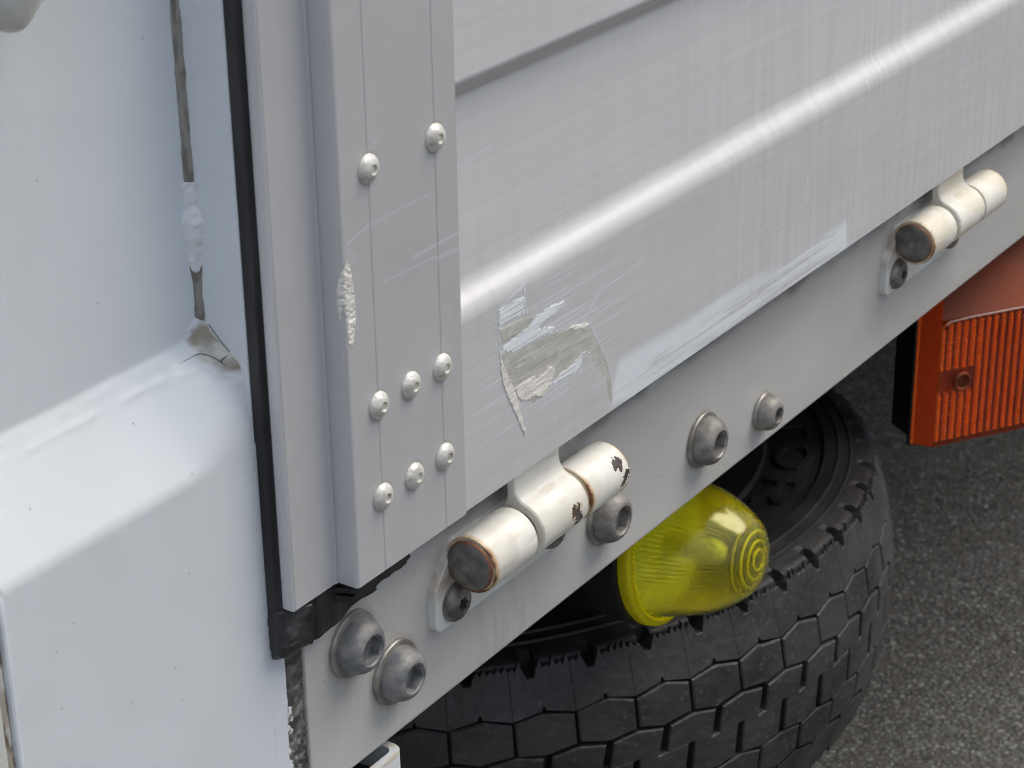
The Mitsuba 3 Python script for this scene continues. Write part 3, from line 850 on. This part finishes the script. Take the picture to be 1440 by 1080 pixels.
# chip out of the post's corner
zz = np.linspace(0, 1, 70)
chips = []
for a in np.linspace(0, 1, 14):
    z = 0.2675 - zz * 0.0465
    wdt = np.sin(np.pi * np.clip(zz, 0.0, 1)) ** 0.55
    mid = -0.1224 - 0.0006 * np.sin(zz * 5)
    q = np.zeros((70, 3))
    arc = (a - 0.5) * wdt * 0.0106
    q[:, 0] = mid + np.clip(arc, -0.0041, 1)
    q[:, 1] = POST_Y - 0.0004 + np.where(arc < -0.0022, (-arc - 0.0022) * 1.3, 0)
    q[:, 2] = z
    q[:, 1] -= 0.0010 * nz(q, 420, 3) + 0.0008 * nz(q * [1, 1, 2.5], 900, 5) - 0.0002
    chips.append(q)
part(KN + 'corner_gouge', grid(np.stack(chips, 0)), 'torn_paint', True, label='rough gouge on the left corner of the end post')

# --- drop side hinges
circ = Point(HY, HZ).buffer(HR, 64)
strap = sbox(-0.0165, HZ, -0.0110, 0.0860)
blade = unary_union([circ, strap]).buffer(0.011, 32).buffer(-0.011, 32)
knuckle_poly = np.array(blade.exterior.coords)[:-1]
plate_poly = np.array(Polygon([(-0.027, -0.006), (-0.027, 0.0235), (-0.006, 0.047), (0.102, 0.047), (0.123, 0.0235), (0.123, -0.006)]).buffer(-0.006).buffer(0.006, 12).exterior.coords)[:-1]


def barrel(x0, x1, r=HR, bore=0.0):
    b = 0.0009
    prof = [(r - b, 0), (r - b * .3, b * .3), (r, b), (r, x1 - x0 - b), (r - b * .3, x1 - x0 - b * .3), (r - b, x1 - x0)]
    prof = [(0, 0.0)] + prof + [(0, x1 - x0)]
    return move(lathe(prof, 72), along_x(x0, HY, HZ))


def torx(r0, r1, depth):
    a = np.arange(0, 2 * np.pi, np.pi / 36)
    r = (r0 + r1) / 2 + (r0 - r1) / 2 * np.cos(6 * a)
    return m3.CrossSection([np.c_[r * np.cos(a), r * np.sin(a)]]).extrude(depth)


def button(r, h, socket, kind):
    n = 14
    th = np.linspace(0, np.pi / 2, n)
    flat = socket * 0.60
    prof = [(0, 0)] + [(flat + (r - flat) * math.cos(t), h * 0.08 + h * 0.92 * math.sin(t)) for t in th] + [(0, h)]
    prof.insert(1, (r, 0))
    m = m3.CrossSection([np.array(prof)]).revolve(64)
    if kind == 'hex':
        tool = m3.CrossSection.circle(socket * 0.577, 6).extrude(h)
        m = m - tool.translate([0, 0, h * 0.45])
        m = m - m3.Manifold.cylinder(h * .12, socket * 0.56, socket * 0.62, 48).translate([0, 0, h * 0.9])
    else:
        m = m - torx(socket * 0.5, socket * 0.34, h).translate([0, 0, h * 0.35])
    return to_trimesh(m)


def washer(r, h, hole):
    return lathe([(hole, 0), (r, 0), (r, h * 0.7), (r - 0.0006, h), (hole, h), (hole, 0)], 64)


def hinge(dx, near):
    H = number(f'{TRUCK}__gate_hinge')
    labels[H] = {'label': 'near ivory hinge, rusty with black chips, on the grey sill' if near else 'far ivory hinge on the grey sill above the orange lamp'}
    M = frame([dx, 0, 0], [1, 0, 0], [0, 1, 0], [0, 0, 1])
    add(f'{H}__base_plate', move(move(extrude(plate_poly, 0.006, 0.0009, False), outward(0, 0.0, 0)), M), 'plate_paint', 30)
    add(f'{H}__barrel', move(barrel(-0.0110, 0.0335), M), 'hinge_paint', 40)
    add(f'{H}__knuckle', move(move(extrude(knuckle_poly, 0.0500, 0.0010), along_x(0.0405, 0, 0)), M), 'hinge_paint', 30)
    add(f'{H}__barrel', move(barrel(0.0935, 0.1385), M), 'hinge_paint', 40, label='rust stained right barrel with chipped black paint' if near else None)
    cp = [(0.0160, 0.0), (0.0160, 0.0008), (0.0156, 0.0016), (0.0145, 0.0025), (0.0120, 0.0035), (0.0090, 0.0042), (0.0060, 0.0046), (0.0026, 0.0047), (0.0020, 0.0043), (0, 0.0042)]
    c = lathe([(0, -0.004)] + [(0.0160, -0.004)] + cp, 64)
    add(f'{H}__pin_head', move(move(c, frame([-0.0110, HY, HZ], [0, -1, 0], [0, 0, 1], [-1, 0, 0])), M), 'pin_steel', 30)
    add(f'{H}__pin_tail', move(move(lathe([(0, -0.003), (0.0172, -0.003), (0.0172, 0.0008), (0.0160, 0.0018), (0.0, 0.0018)], 64), along_x(0.1385, HY, HZ)), M), 'pin_steel', 30)
    add(f'{H}__pin', move(barrel(0.030, 0.100, 0.0125), M), 'pin_steel', 30)
    for x in (-0.0085, 0.0965):
        add(f'{H}__screw', move(move(button(0.0125, 0.0068, 0.0095, 'torx'), outward(x, -0.0058, 0.0085)), M), 'dull_screw', 35)


hinge(0.0, True)
hinge(STEP, False)

# --- domed bolts with washers on the sill
mid = button(0.0167, 0.0128, 0.0155, 'hex')
big, small = button(0.0178, 0.0128, 0.0165, 'hex'), button(0.0138, 0.0115, 0.0100, 'hex')
for i, (x, z, m, wr, roll, y, mat) in enumerate(((-0.0992, 0.0245, mid, 0.0201, 14, 0, 'zinc_bolt'), (-0.0620, -0.0135, mid, 0.0203, 40, 0, 'zinc_bolt'), (0.1680, -0.0150, big, 0.0208, 5, 0, 'dull_bolt'),
                                                (0.2990, -0.0140, big, 0.0208, 22, 0, 'dull_bolt'), (0.3900, -0.0285, small, 0.0146, 30, 0, 'dull_bolt'))):
    if mat not in scene:
        material(mat, principled(lambda p, n, uv: mix((0.20, 0.187, 0.175), (0.33, 0.315, 0.30), smoothstep(0.3, 0.7, fbm(p.x * 150, p.y * 150, p.z * 150, 4))), 0.58, 0.45, 0.45))
    part('side_sill__washer', move(washer(wr, 0.0032, 0.006), outward(x, 0.0002, z)), 'washer_steel', 30)
    a = math.radians(roll)
    R = frame([0, 0, 0], [math.cos(a), math.sin(a), 0], [-math.sin(a), math.cos(a), 0], [0, 0, 1])
    part('side_sill__bolt', move(move(m, R), outward(x, -0.0028, z)), mat, 32)

# --- white bracket tube below the sill's left end
o = np.array(sbox(-0.170, -0.004, -0.0595, 0.040).buffer(-0.008).buffer(0.008, 12).exterior.coords)[:-1]
i_ = np.array(sbox(-0.165, 0.0012, -0.0647, 0.035).buffer(-0.005).buffer(0.005, 12).exterior.coords)[:-1]
br = m3.CrossSection([ccw(o)]).extrude(0.20) - m3.CrossSection([ccw(i_)]).extrude(0.25).translate([0, 0, 0.02])
part('white_bracket', move(to_trimesh(br), frame([0, 0, -0.2665], [1, 0, 0], [0, 1, 0], [0, 0, 1])), 'bracket_paint', 30, label='white open topped bracket under the left end of the sill')
part('white_bracket__hollow_shade', bx(-0.164, -0.0655, 0.0022, 0.034, -0.24, -0.085), 'dark_underbody')  # dark block added to stand for the shade inside the open tube

# --- yellow side marker lamp
LT = np.array([0.3552, -0.0200, -0.1321])            # tip; the lamp droops a little towards its base
LA = np.array([-0.0262, 0.9952, -0.0948])
LA /= np.linalg.norm(LA)
LU = np.cross(LA, [0, 0, 1.0])
LU /= np.linalg.norm(LU)
LM = frame(LT, LU, np.cross(-LA, LU), -LA)
L = 'marker_lamp'
labels[f'{TRUCK}__{L}'] = {'label': 'yellow bullet shaped ribbed side marker lamp under the sill'}
NA = 240
th = np.arange(NA + 1) / NA * 2 * np.pi
ob = np.array([(0.0, -0.0022), (0.008, -0.0018), (0.0150, -0.0006), (0.0211, 0.0014), (0.0269, 0.0050), (0.0327, 0.0114), (0.0382, 0.0195), (0.0436, 0.0292), (0.0481, 0.0406), (0.0513, 0.0527), (0.0541, 0.0649), (0.0568, 0.0754)])
from scipy.interpolate import PchipInterpolator
depth_at = PchipInterpolator(ob[:, 0], ob[:, 1])
t0 = np.concatenate([[0], np.cumsum(np.hypot(*np.diff(ob, axis=0).T))])
ob = np.stack([PchipInterpolator(t0, ob[:, k])(np.linspace(0, t0[-1], 90)) for k in (0, 1)], 1)
STEPS = (0.0, 0.0078, 0.0145, 0.0210, 0.0272, 0.0290)


def around(r, z):
    return np.stack([r * np.cos(th), r * np.sin(th), -z[:, None] + 0 * r], -1)


# the shell's smooth inside; rings and ribs stand on it
ib = np.array([(max(r - 0.0017 * min(1.0, r / 0.02), 0.0), z + 0.0021 - 0.0011 * min(1.0, r / 0.045)) for r, z in ob])
o_ = around(ob[:, :1] + 0 * th[None], ob[:, 1])
i_s = around(ib[:, :1] + 0 * th[None], ib[:, 1])
lens = tri(*(lambda g: (g.vertices, g.faces))(grid(np.concatenate([o_, i_s[::-1]], 0))))
lens.merge_vertices()
part(f'{L}__lens', move(tri(lens.vertices, lens.faces), LM), 'yellow_lens', 40)
rim = lathe([(0.0568, -0.0752), (0.0590, -0.0745), (0.0602, -0.0755), (0.0625, -0.0757), (0.0637, -0.0768), (0.0640, -0.0785), (0.0640, -0.0830), (0.0630, -0.0848), (0.056, -0.0850)][::-1], 120)
part(f'{L}__rim', move(rim, LM), 'yellow_rim', 40)
for r_ in STEPS[1:5]:
    tr_ = trimesh.creation.torus(r_, 0.0009, major_sections=96, minor_sections=10)
    part(f'{L}__lens_ring', move(tri(tr_.vertices + [0, 0, -float(depth_at(r_)) - 0.0036], tr_.faces), LM), 'yellow_rim', True)
fine = []
zz = np.linspace(0.0128, 0.0735, 26)
r_of = PchipInterpolator(ob[ob[:, 1] > 0.010][:, 1], ob[ob[:, 1] > 0.010][:, 0])
for k in range(84):
    a = 2 * np.pi * (k + 0.5) / 84
    rr_ = r_of(zz) - 0.0027
    fine.append(tube(np.stack([rr_ * math.cos(a), rr_ * math.sin(a), -zz], 1), 0.00058 * np.sin(np.linspace(0.10, np.pi - 0.2, 26)) ** 0.5, 6))
add(f'{TRUCK}__{L}__lens_ribs', move(join(fine), LM), 'yellow_rim', True)
labels[f'{TRUCK}__{L}__lens_ribs'] = {'kind': 'stuff'}
teeth = []
for k in range(96):
    a = 2 * np.pi * k / 96
    c = trimesh.creation.icosphere(1, radius=0.0014)
    teeth.append(tri(c.vertices + [0.0584 * math.cos(a), 0.0584 * math.sin(a), -0.0742], c.faces))
add(f'{TRUCK}__{L}__rim_beads', move(join(teeth), LM), 'yellow_rim', True)
labels[f'{TRUCK}__{L}__rim_beads'] = {'kind': 'stuff'}
part(f'{L}__reflector', move(lathe([(0, -0.0800), (0.0545, -0.0800), (0.0545, -0.0765), (0.0540, -0.0762), (0.0440, -0.0735), (0.030, -0.0760), (0, -0.0775)], 60), LM), 'reflector', 30)
bulb = lathe([(0.0085, -0.0770), (0.0085, -0.060), (0.0080, -0.054), (0.0092, -0.046), (0.0098, -0.040), (0.0088, -0.033), (0.005, -0.0285), (0, -0.0272)], 32)
part(f'{L}__bulb', move(bulb, LM), 'bulb_glass', 40)
hs = lathe([(0, -0.125), (0.058, -0.125), (0.062, -0.118), (0.0660, -0.088), (0.0650, -0.0852), (0.0, -0.0852)], 64)
part(f'{L}__housing', move(hs, LM), 'black_plastic', 30)
part(f'{L}__mount', rbox(0.305, 0.395, 0.110, 0.14, -0.18, 0.03, 0.006), 'black_plastic', 30)

# --- orange side lamp at the right
S = 'turn_signal'
labels[f'{TRUCK}__{S}'] = {'label': 'orange rectangular side lamp with vertical ribs at the right edge'}
O3 = np.array([0.8394, 0.0476, -0.130])
E3, B3 = np.array([0.835, -0.55, 0]), np.array([0.5501, 0.8351, 0])
E3 /= np.linalg.norm(E3)
OM = frame(O3, E3, B3, [0, 0, 1])          # local x along the face, y back into the lamp, z up; origin at the face's top left corner
LH, LL, CH, SL = 0.129, 0.175, 0.0150, 0.048


def quadgrid(a, b, c, d, n, m):
    a, b, c, d = map(np.array, (a, b, c, d))
    s_, t_ = np.linspace(0, 1, n)[:, None, None], np.linspace(0, 1, m)[None, :, None]
    return grid((1 - s_) * (1 - t_) * a + s_ * (1 - t_) * b + s_ * t_ * c + (1 - s_) * t_ * d)


# face with rounded top-left corner
r = 0.009
face = [(0.0, -LH + 0.003), (0.003, -LH), (LL, -LH), (LL, 0.0), (r, 0.0)] + [(r - r * math.sin(t), -r + r * math.cos(t)) for t in np.linspace(0.15, np.pi / 2, 8)]
fm = extrude(face, 0.0022, 0.0007)
scene['orange_clear'] = {'type': 'dielectric', 'int_ior': 1.49, 'ext_ior': 1.0, 'specular_transmittance': rgb(0.995, 0.70, 0.36)}
part(f'{S}__lens', move(move(fm, frame([0, 0, 0], [1, 0, 0], [0, 0, 1], [0, -1, 0])), OM), 'orange_clear', 30)
part(f'{S}__inner_plate', move(quadgrid([LL, 0.0074, -0.0005], [0.0005, 0.0074, -0.0005], [0.0005, 0.0074, -LH + 0.0005], [LL, 0.0074, -LH + 0.0005], 2, 2), OM), 'orange_inner', False)
# chamfered left end with fine ridges
n = 74
zr = np.linspace(-LH, 0.050, n * 2 + 1)
rid = np.where(np.arange(n * 2 + 1) % 2 == 0, 0.0, 0.0006)
ch = np.stack([np.stack([0.0 - CH * a * 0.97 - rid * .7, CH * a * 0.85 - rid * .7, zr], -1) for a in (0.0, 1.0)], 1)
part(f'{S}__end_facet', move(grid(ch[:, ::-1]), OM), 'orange_lens', False)
part(f'{S}__end_bead', move(tube(np.stack([np.full(40, -CH - 0.0006), np.full(40, CH * 0.85 + 0.001), np.linspace(-LH + 0.001, 0.05, 40)], 1), 0.0016, 8), OM), 'orange_bead', True)
# sloping top
tp = quadgrid([-CH, CH * .85, 0.012], [LL, CH * .85, 0.012], [LL, 0.06, 0.058], [-CH, 0.06, 0.058], 20, 10)
tp2 = quadgrid([0.001, 0.0004, 0.0004], [LL, 0.0004, 0.0004], [LL, CH * .85, 0.012], [-CH, CH * .85, 0.012], 20, 4)
part(f'{S}__top', move(join([tp, tp2]), OM), 'orange_top_plastic', 40, label='red brown sloping top of the orange lamp')
part(f'{S}__lower_face', move(quadgrid([-CH, CH * .85, -LH], [LL, CH * .85, -LH], [LL, 0, -LH - .0004], [0, 0, -LH - .0004], 2, 2), OM), 'orange_top_plastic')
material('orange_edge', principled((0.55, 0.34, 0.30), 0.35, 0.5))
part(f'{S}__bright_edge', move(tube([[0.004, -0.0018, -0.004], [0.008, -0.0022, -0.0010], [0.03, -0.0023, 0.0002], [LL, -0.0023, 0.0002]], 0.0009, 8), OM), 'orange_edge', True)
# vertical ribs; the left ones are beaded, and break off round the screw hole
HXl, HZl, HRl = 0.0250, -0.0640, 0.0098
for k in range(20):
    x = 0.0035 + k * 0.0083
    beaded = k < 6
    spans = [(-LH + 0.004, -0.004 if k else -0.010)]
    if abs(x - HXl) < HRl + 0.004 or x < HXl:
        spans = [(-LH + 0.004, HZl - HRl - 0.002), (HZl + HRl + 0.002, -0.004 if k else -0.010)] if x < HXl + HRl + 0.003 else spans
    ms = []
    for a, b in spans:
        zz = np.arange(a, b, 0.0006)
        rr_ = 0.0024 + (0.00036 * np.sin(zz / 0.0043 * 2 * np.pi) if beaded else 0.00045 * np.sin(zz / 0.0043 * 2 * np.pi) * ((zz > -0.016) | (zz < -LH + 0.018)))
        if not beaded:
            rr_ = rr_ - 0.0005
        ms.append(tube(np.stack([np.full_like(zz, x), np.full_like(zz, 0.0036), zz], 1), rr_ * 1.1, 8))
    part(f'{S}__lens_rib', move(join(ms), OM), 'orange_rib_plastic', True)
scr = lathe([(0.0, 0.0), (0.0060, 0.0), (0.0066, 0.0022), (0.0078, 0.0034), (0.0088, 0.0030), (0.0094, 0.0)][::-1], 40)
part(f'{S}__screw_boss', move(move(scr, frame([HXl, -0.002, HZl], [1, 0, 0], [0, 0, 1], [0, -1, 0])), OM), 'orange_top_plastic', 30)
part(f'{S}__base', move(join([rbox(-CH - 0.0035, LL, CH * .85 + 0.0015, CH * .85 + 0.006, -LH - 0.0025, 0.0100, 0.0015)]), OM), 'black_plastic', 30)
part(f'{S}__housing', move(rbox(-CH - 0.001, LL, CH * .85 + 0.0065, 0.052, -LH + 0.004, 0.0080, 0.004), OM), 'black_plastic', 30)
part(f'{S}__mount', move(rbox(0.02, 0.12, 0.053, 0.105, -0.09, 0.150, 0.004), OM), 'black_plastic', 30)

# ------------------------------------------------------------------ spare tyre slung flat under the bed
TY = 'spare_tyre'
labels[TY] = {'label': 'black worn spare tyre slung flat under the truck bed', 'category': 'tyre'}
C0 = np.array([0.4625, 0.3874, -0.1971])
TN = np.array([0.03, 0.06, 1.0])
TN /= np.linalg.norm(TN)
T1 = np.array([1.0, 0, -0.03])
T1 /= np.linalg.norm(T1)
T2 = np.cross(TN, T1)
RT, NB = 0.4270, 56
TS = 1.085                                 # whole tyre scaled about the eye when fitted to the road wheels' size
C0 = np.array(CAM) + TS * (C0 - np.array(CAM))
TM = frame(C0, T1 * TS, T2 * TS, TN * TS)
PT = 2 * np.pi / NB
WID = 0.186


SEP0 = math.radians(-120.35)


def tyre_part(p, mesh, smooth=30, bsdf='tyre_rubber', **k):
    return add(f'{TY}__{p}', move(mesh, TM), bsdf, smooth, **k)


# carcass: tread base, both sidewalls
half = [(0.4074, 0.0000), (0.4080, -0.0020), (0.4078, -0.0048), (0.4060, -0.0060), (0.4068, -0.012), (0.4120, -0.032), (0.4155, -0.060), (0.4168, -WID / 2)]
side = [(0.215, -0.030), (0.222, -0.012), (0.235, -0.004), (0.262, 0.004), (0.300, 0.0085), (0.3155, 0.0098), (0.3168, 0.0070), (0.3180, 0.0058), (0.345, 0.0058), (0.3650, 0.0058), (0.3660, 0.0075), (0.3672, 0.0095),
        (0.3725, 0.0095), (0.3775, 0.0095), (0.3783, 0.0105), (0.3800, 0.0105), (0.3810, 0.0085), (0.3880, 0.0072), (0.3888, 0.0082), (0.3902, 0.0082), (0.3912, 0.0062), (0.3930, 0.0058), (0.3950, 0.0052), (0.3985, 0.0042), (0.4020, 0.0031), (0.4045, 0.0023), (0.4062, 0.0012)]
prof = side + half
prof = prof + [(r_, -WID - z_) for r_, z_ in prof[::-1][1:]]
NC = NB * 24
pa = np.array(prof)
ta = np.arange(NC + 1) / NC * 2 * np.pi
ph = ((ta - SEP0) / PT - 0.34) % 1.0
ph = np.minimum(ph, 1 - ph)
dent = smooth_np(0.105, 0.080, ph)[None, :] * (smooth_np(0.3975, 0.4015, pa[:, 0]) * ((pa[:, 1] > -0.013) | (pa[:, 1] < -WID + 0.013)))[:, None]
cr = pa[:, :1] - 0.005 * dent
czz = pa[:, 1:] - 0.011 * dent * np.sign(pa[:, 1:] + WID / 2)
tyre_part('carcass', grid(np.stack([cr * np.cos(ta), cr * np.sin(ta), czz + 0 * cr], -1)), 30, 'shaded_sidewall')
tyre_part('wheel_disc', lathe([(0.0, -0.06), (0.10, -0.06), (0.15, -0.075), (0.20, -0.045), (0.225, -0.020), (0.228, -0.014), (0.222, -0.012), (0.20, -0.035), (0.15, -0.065), (0.1, -0.05), (0, -0.05)], 80), 30, 'dark_underbody')


def wrap(poly, r0, r1, bev, crown=True):
    """polygon (angle rad, depth m) -> raised block on the tread"""
    p = np.asarray(poly, float) * [RT, 1]
    p = ccw(p)
    q = inset(p, bev)

    def put(a, r):
        t, d = a[:, 0] / RT, a[:, 1]
        r = r - 0.0165 * np.clip(np.abs(d - WID / 2) / (WID / 2), 0, 1.1) ** 2.2
        return np.stack([r * np.cos(t), r * np.sin(t), -d], 1)

    n = len(p)
    v = np.vstack([put(p, r0), put(p, r1 - bev * 0.8), put(q, r1)])
    j = np.arange(n)
    f = []
    for k in (0, 1):
        a, b = k * n + j, k * n + (j + 1) % n
        f += [np.stack([a, b + n, b], 1), np.stack([a, a + n, b + n], 1)]
    f.append(cap(q)[:, ::-1] + 2 * n)
    return tri(v, np.vstack(f))


tr = np.random.default_rng(11)
SEP0 = math.radians(-120.35)
G = 0.0011 / RT
g1d, g2d = 0.0022, 0.0016


def zig(lo, hi, t):
    """triangle wave: lo at separators (t integer), hi at mid block"""
    return lo + (hi - lo) * (1 - abs(2 * (t % 1) - 1))


# first shoulder rib: saw-toothed worn edge with open notches, zigzag groove below
for w, off, flip in ((0, 0.0, False), (1, 2.6 / 6.43, True)):
    ms = []
    for k in range(NB):
        a0 = SEP0 + (k + off) * PT
        up = []
        for i in range(19):
            t = i / 18
            d = 0.0034 - (0.0046 if i % 2 else 0.0) * (0.2 + tr.random())
            nd = abs(t - 0.34)
            if nd < 0.075:
                d = 0.0095
            elif nd < 0.105:
                d = 0.004
            up.append((a0 + t * PT, d))
        down = [(a0 + t * PT, zig(0.0388, 0.0335, t)) for t in (1.0, 0.75, 0.53, 0.515, 0.485, 0.47, 0.25, 0.0)]
        down[3] = (down[3][0], down[3][1] - 0.0028)
        down[4] = (down[4][0], down[4][1] - 0.0028)
        pg = np.array(up + down)
        if flip:
            pg[:, 1] = WID - pg[:, 1]
        ms.append(wrap(pg, 0.3990, RT, 0.0005))
    tyre_part('shoulder_rib', join(ms), False)
# hexagonal block rows
for row, (off, flip) in enumerate(((0.0, False), (2.6 / 6.43, True))):
    for k in range(NB):
        a0 = SEP0 + (k + off) * PT
        j = lambda: tr.normal(0, 0.0007)
        pg = np.array([(a0 + G, 0.0388 + g1d + j()), (a0 + PT / 2 - PT * 0.06, 0.0338 + g1d + j()), (a0 + PT / 2 + PT * 0.06, 0.0338 + g1d + j()), (a0 + PT - G, 0.0388 + g1d + j()),
                       (a0 + PT - G, 0.0640 + j()), (a0 + PT / 2 + PT * 0.05, 0.0678 + j()), (a0 + PT / 2 - PT * 0.05, 0.0678 + j()), (a0 + G, 0.0640 + j())])
        if flip:
            pg[:, 1] = WID - pg[:, 1]
        tyre_part('tread_block', wrap(pg, 0.4080, RT + tr.normal(0, 0.0004), 0.0013), False)
# centre row: blocks between the Z-shaped cuts
for k in range(NB):
    m0 = SEP0 + (k + 0.5) * PT
    mid = m0 + PT * 0.42
    gz_ = 0.0030 / RT
    top, bot = lambda t: zig(0.0658, 0.0702, (t - SEP0) / PT), lambda t: WID - zig(0.0658, 0.0702, (t - SEP0) / PT - 2.6 / 6.43)
    zc1, zc2 = 0.0905, 0.0880
    L_ = [(m0 + gz_, top(m0 + gz_)), (m0 + PT / 2, top(m0 + PT / 2)), (m0 + PT - gz_, top(m0 + PT - gz_)),
          (m0 + PT - gz_ - 0.012, zc1), (mid + PT - gz_ * .6, zc2), (mid + PT - gz_ * 1.2 - 0.004, bot(mid + PT - gz_)),
          (mid + PT / 2, bot(mid + PT / 2)), (mid + gz_ * 1.0 - 0.004, bot(mid + gz_)), (mid + gz_ * .6 + 0.004, zc2 + 0.0012), (m0 + gz_ - 0.010, zc1 + 0.0012)]
    tyre_part('tread_block', wrap(L_, 0.4080, RT + 0.0006 + tr.normal(0, 0.0004), 0.0012), False)


# raised letters and ring marks on the upper sidewall
def letter(ch, a_mid, r_in, r_out, wid):
    m = meshkit.text_mesh(ch, 1.0, 1.0, bold=True)
    v = m.vertices.copy()
    lo, hi = v.min(0), v.max(0)
    u = (v - lo) / (hi - lo)
    m = tri(u * [1, 1, 1], m.faces)
    t = trimesh.Trimesh(m.vertices, m.faces).subdivide_to_size(0.12)
    u = t.vertices
    a = a_mid + wid * (0.5 - u[:, 0])
    r_ = r_in + (r_out - r_in) * u[:, 1]
    return tri(np.stack([r_ * np.cos(a), r_ * np.sin(a), 0.0050 + 0.0044 * u[:, 2]], 1), t.faces)


for ch, a in (('R', -78.5), ('O', -66.3), ('T', -54.5)):
    tyre_part('raised_letter', letter(ch, math.radians(a), 0.3255, 0.3580, math.radians(9.6)), False, 'shaded_sidewall')
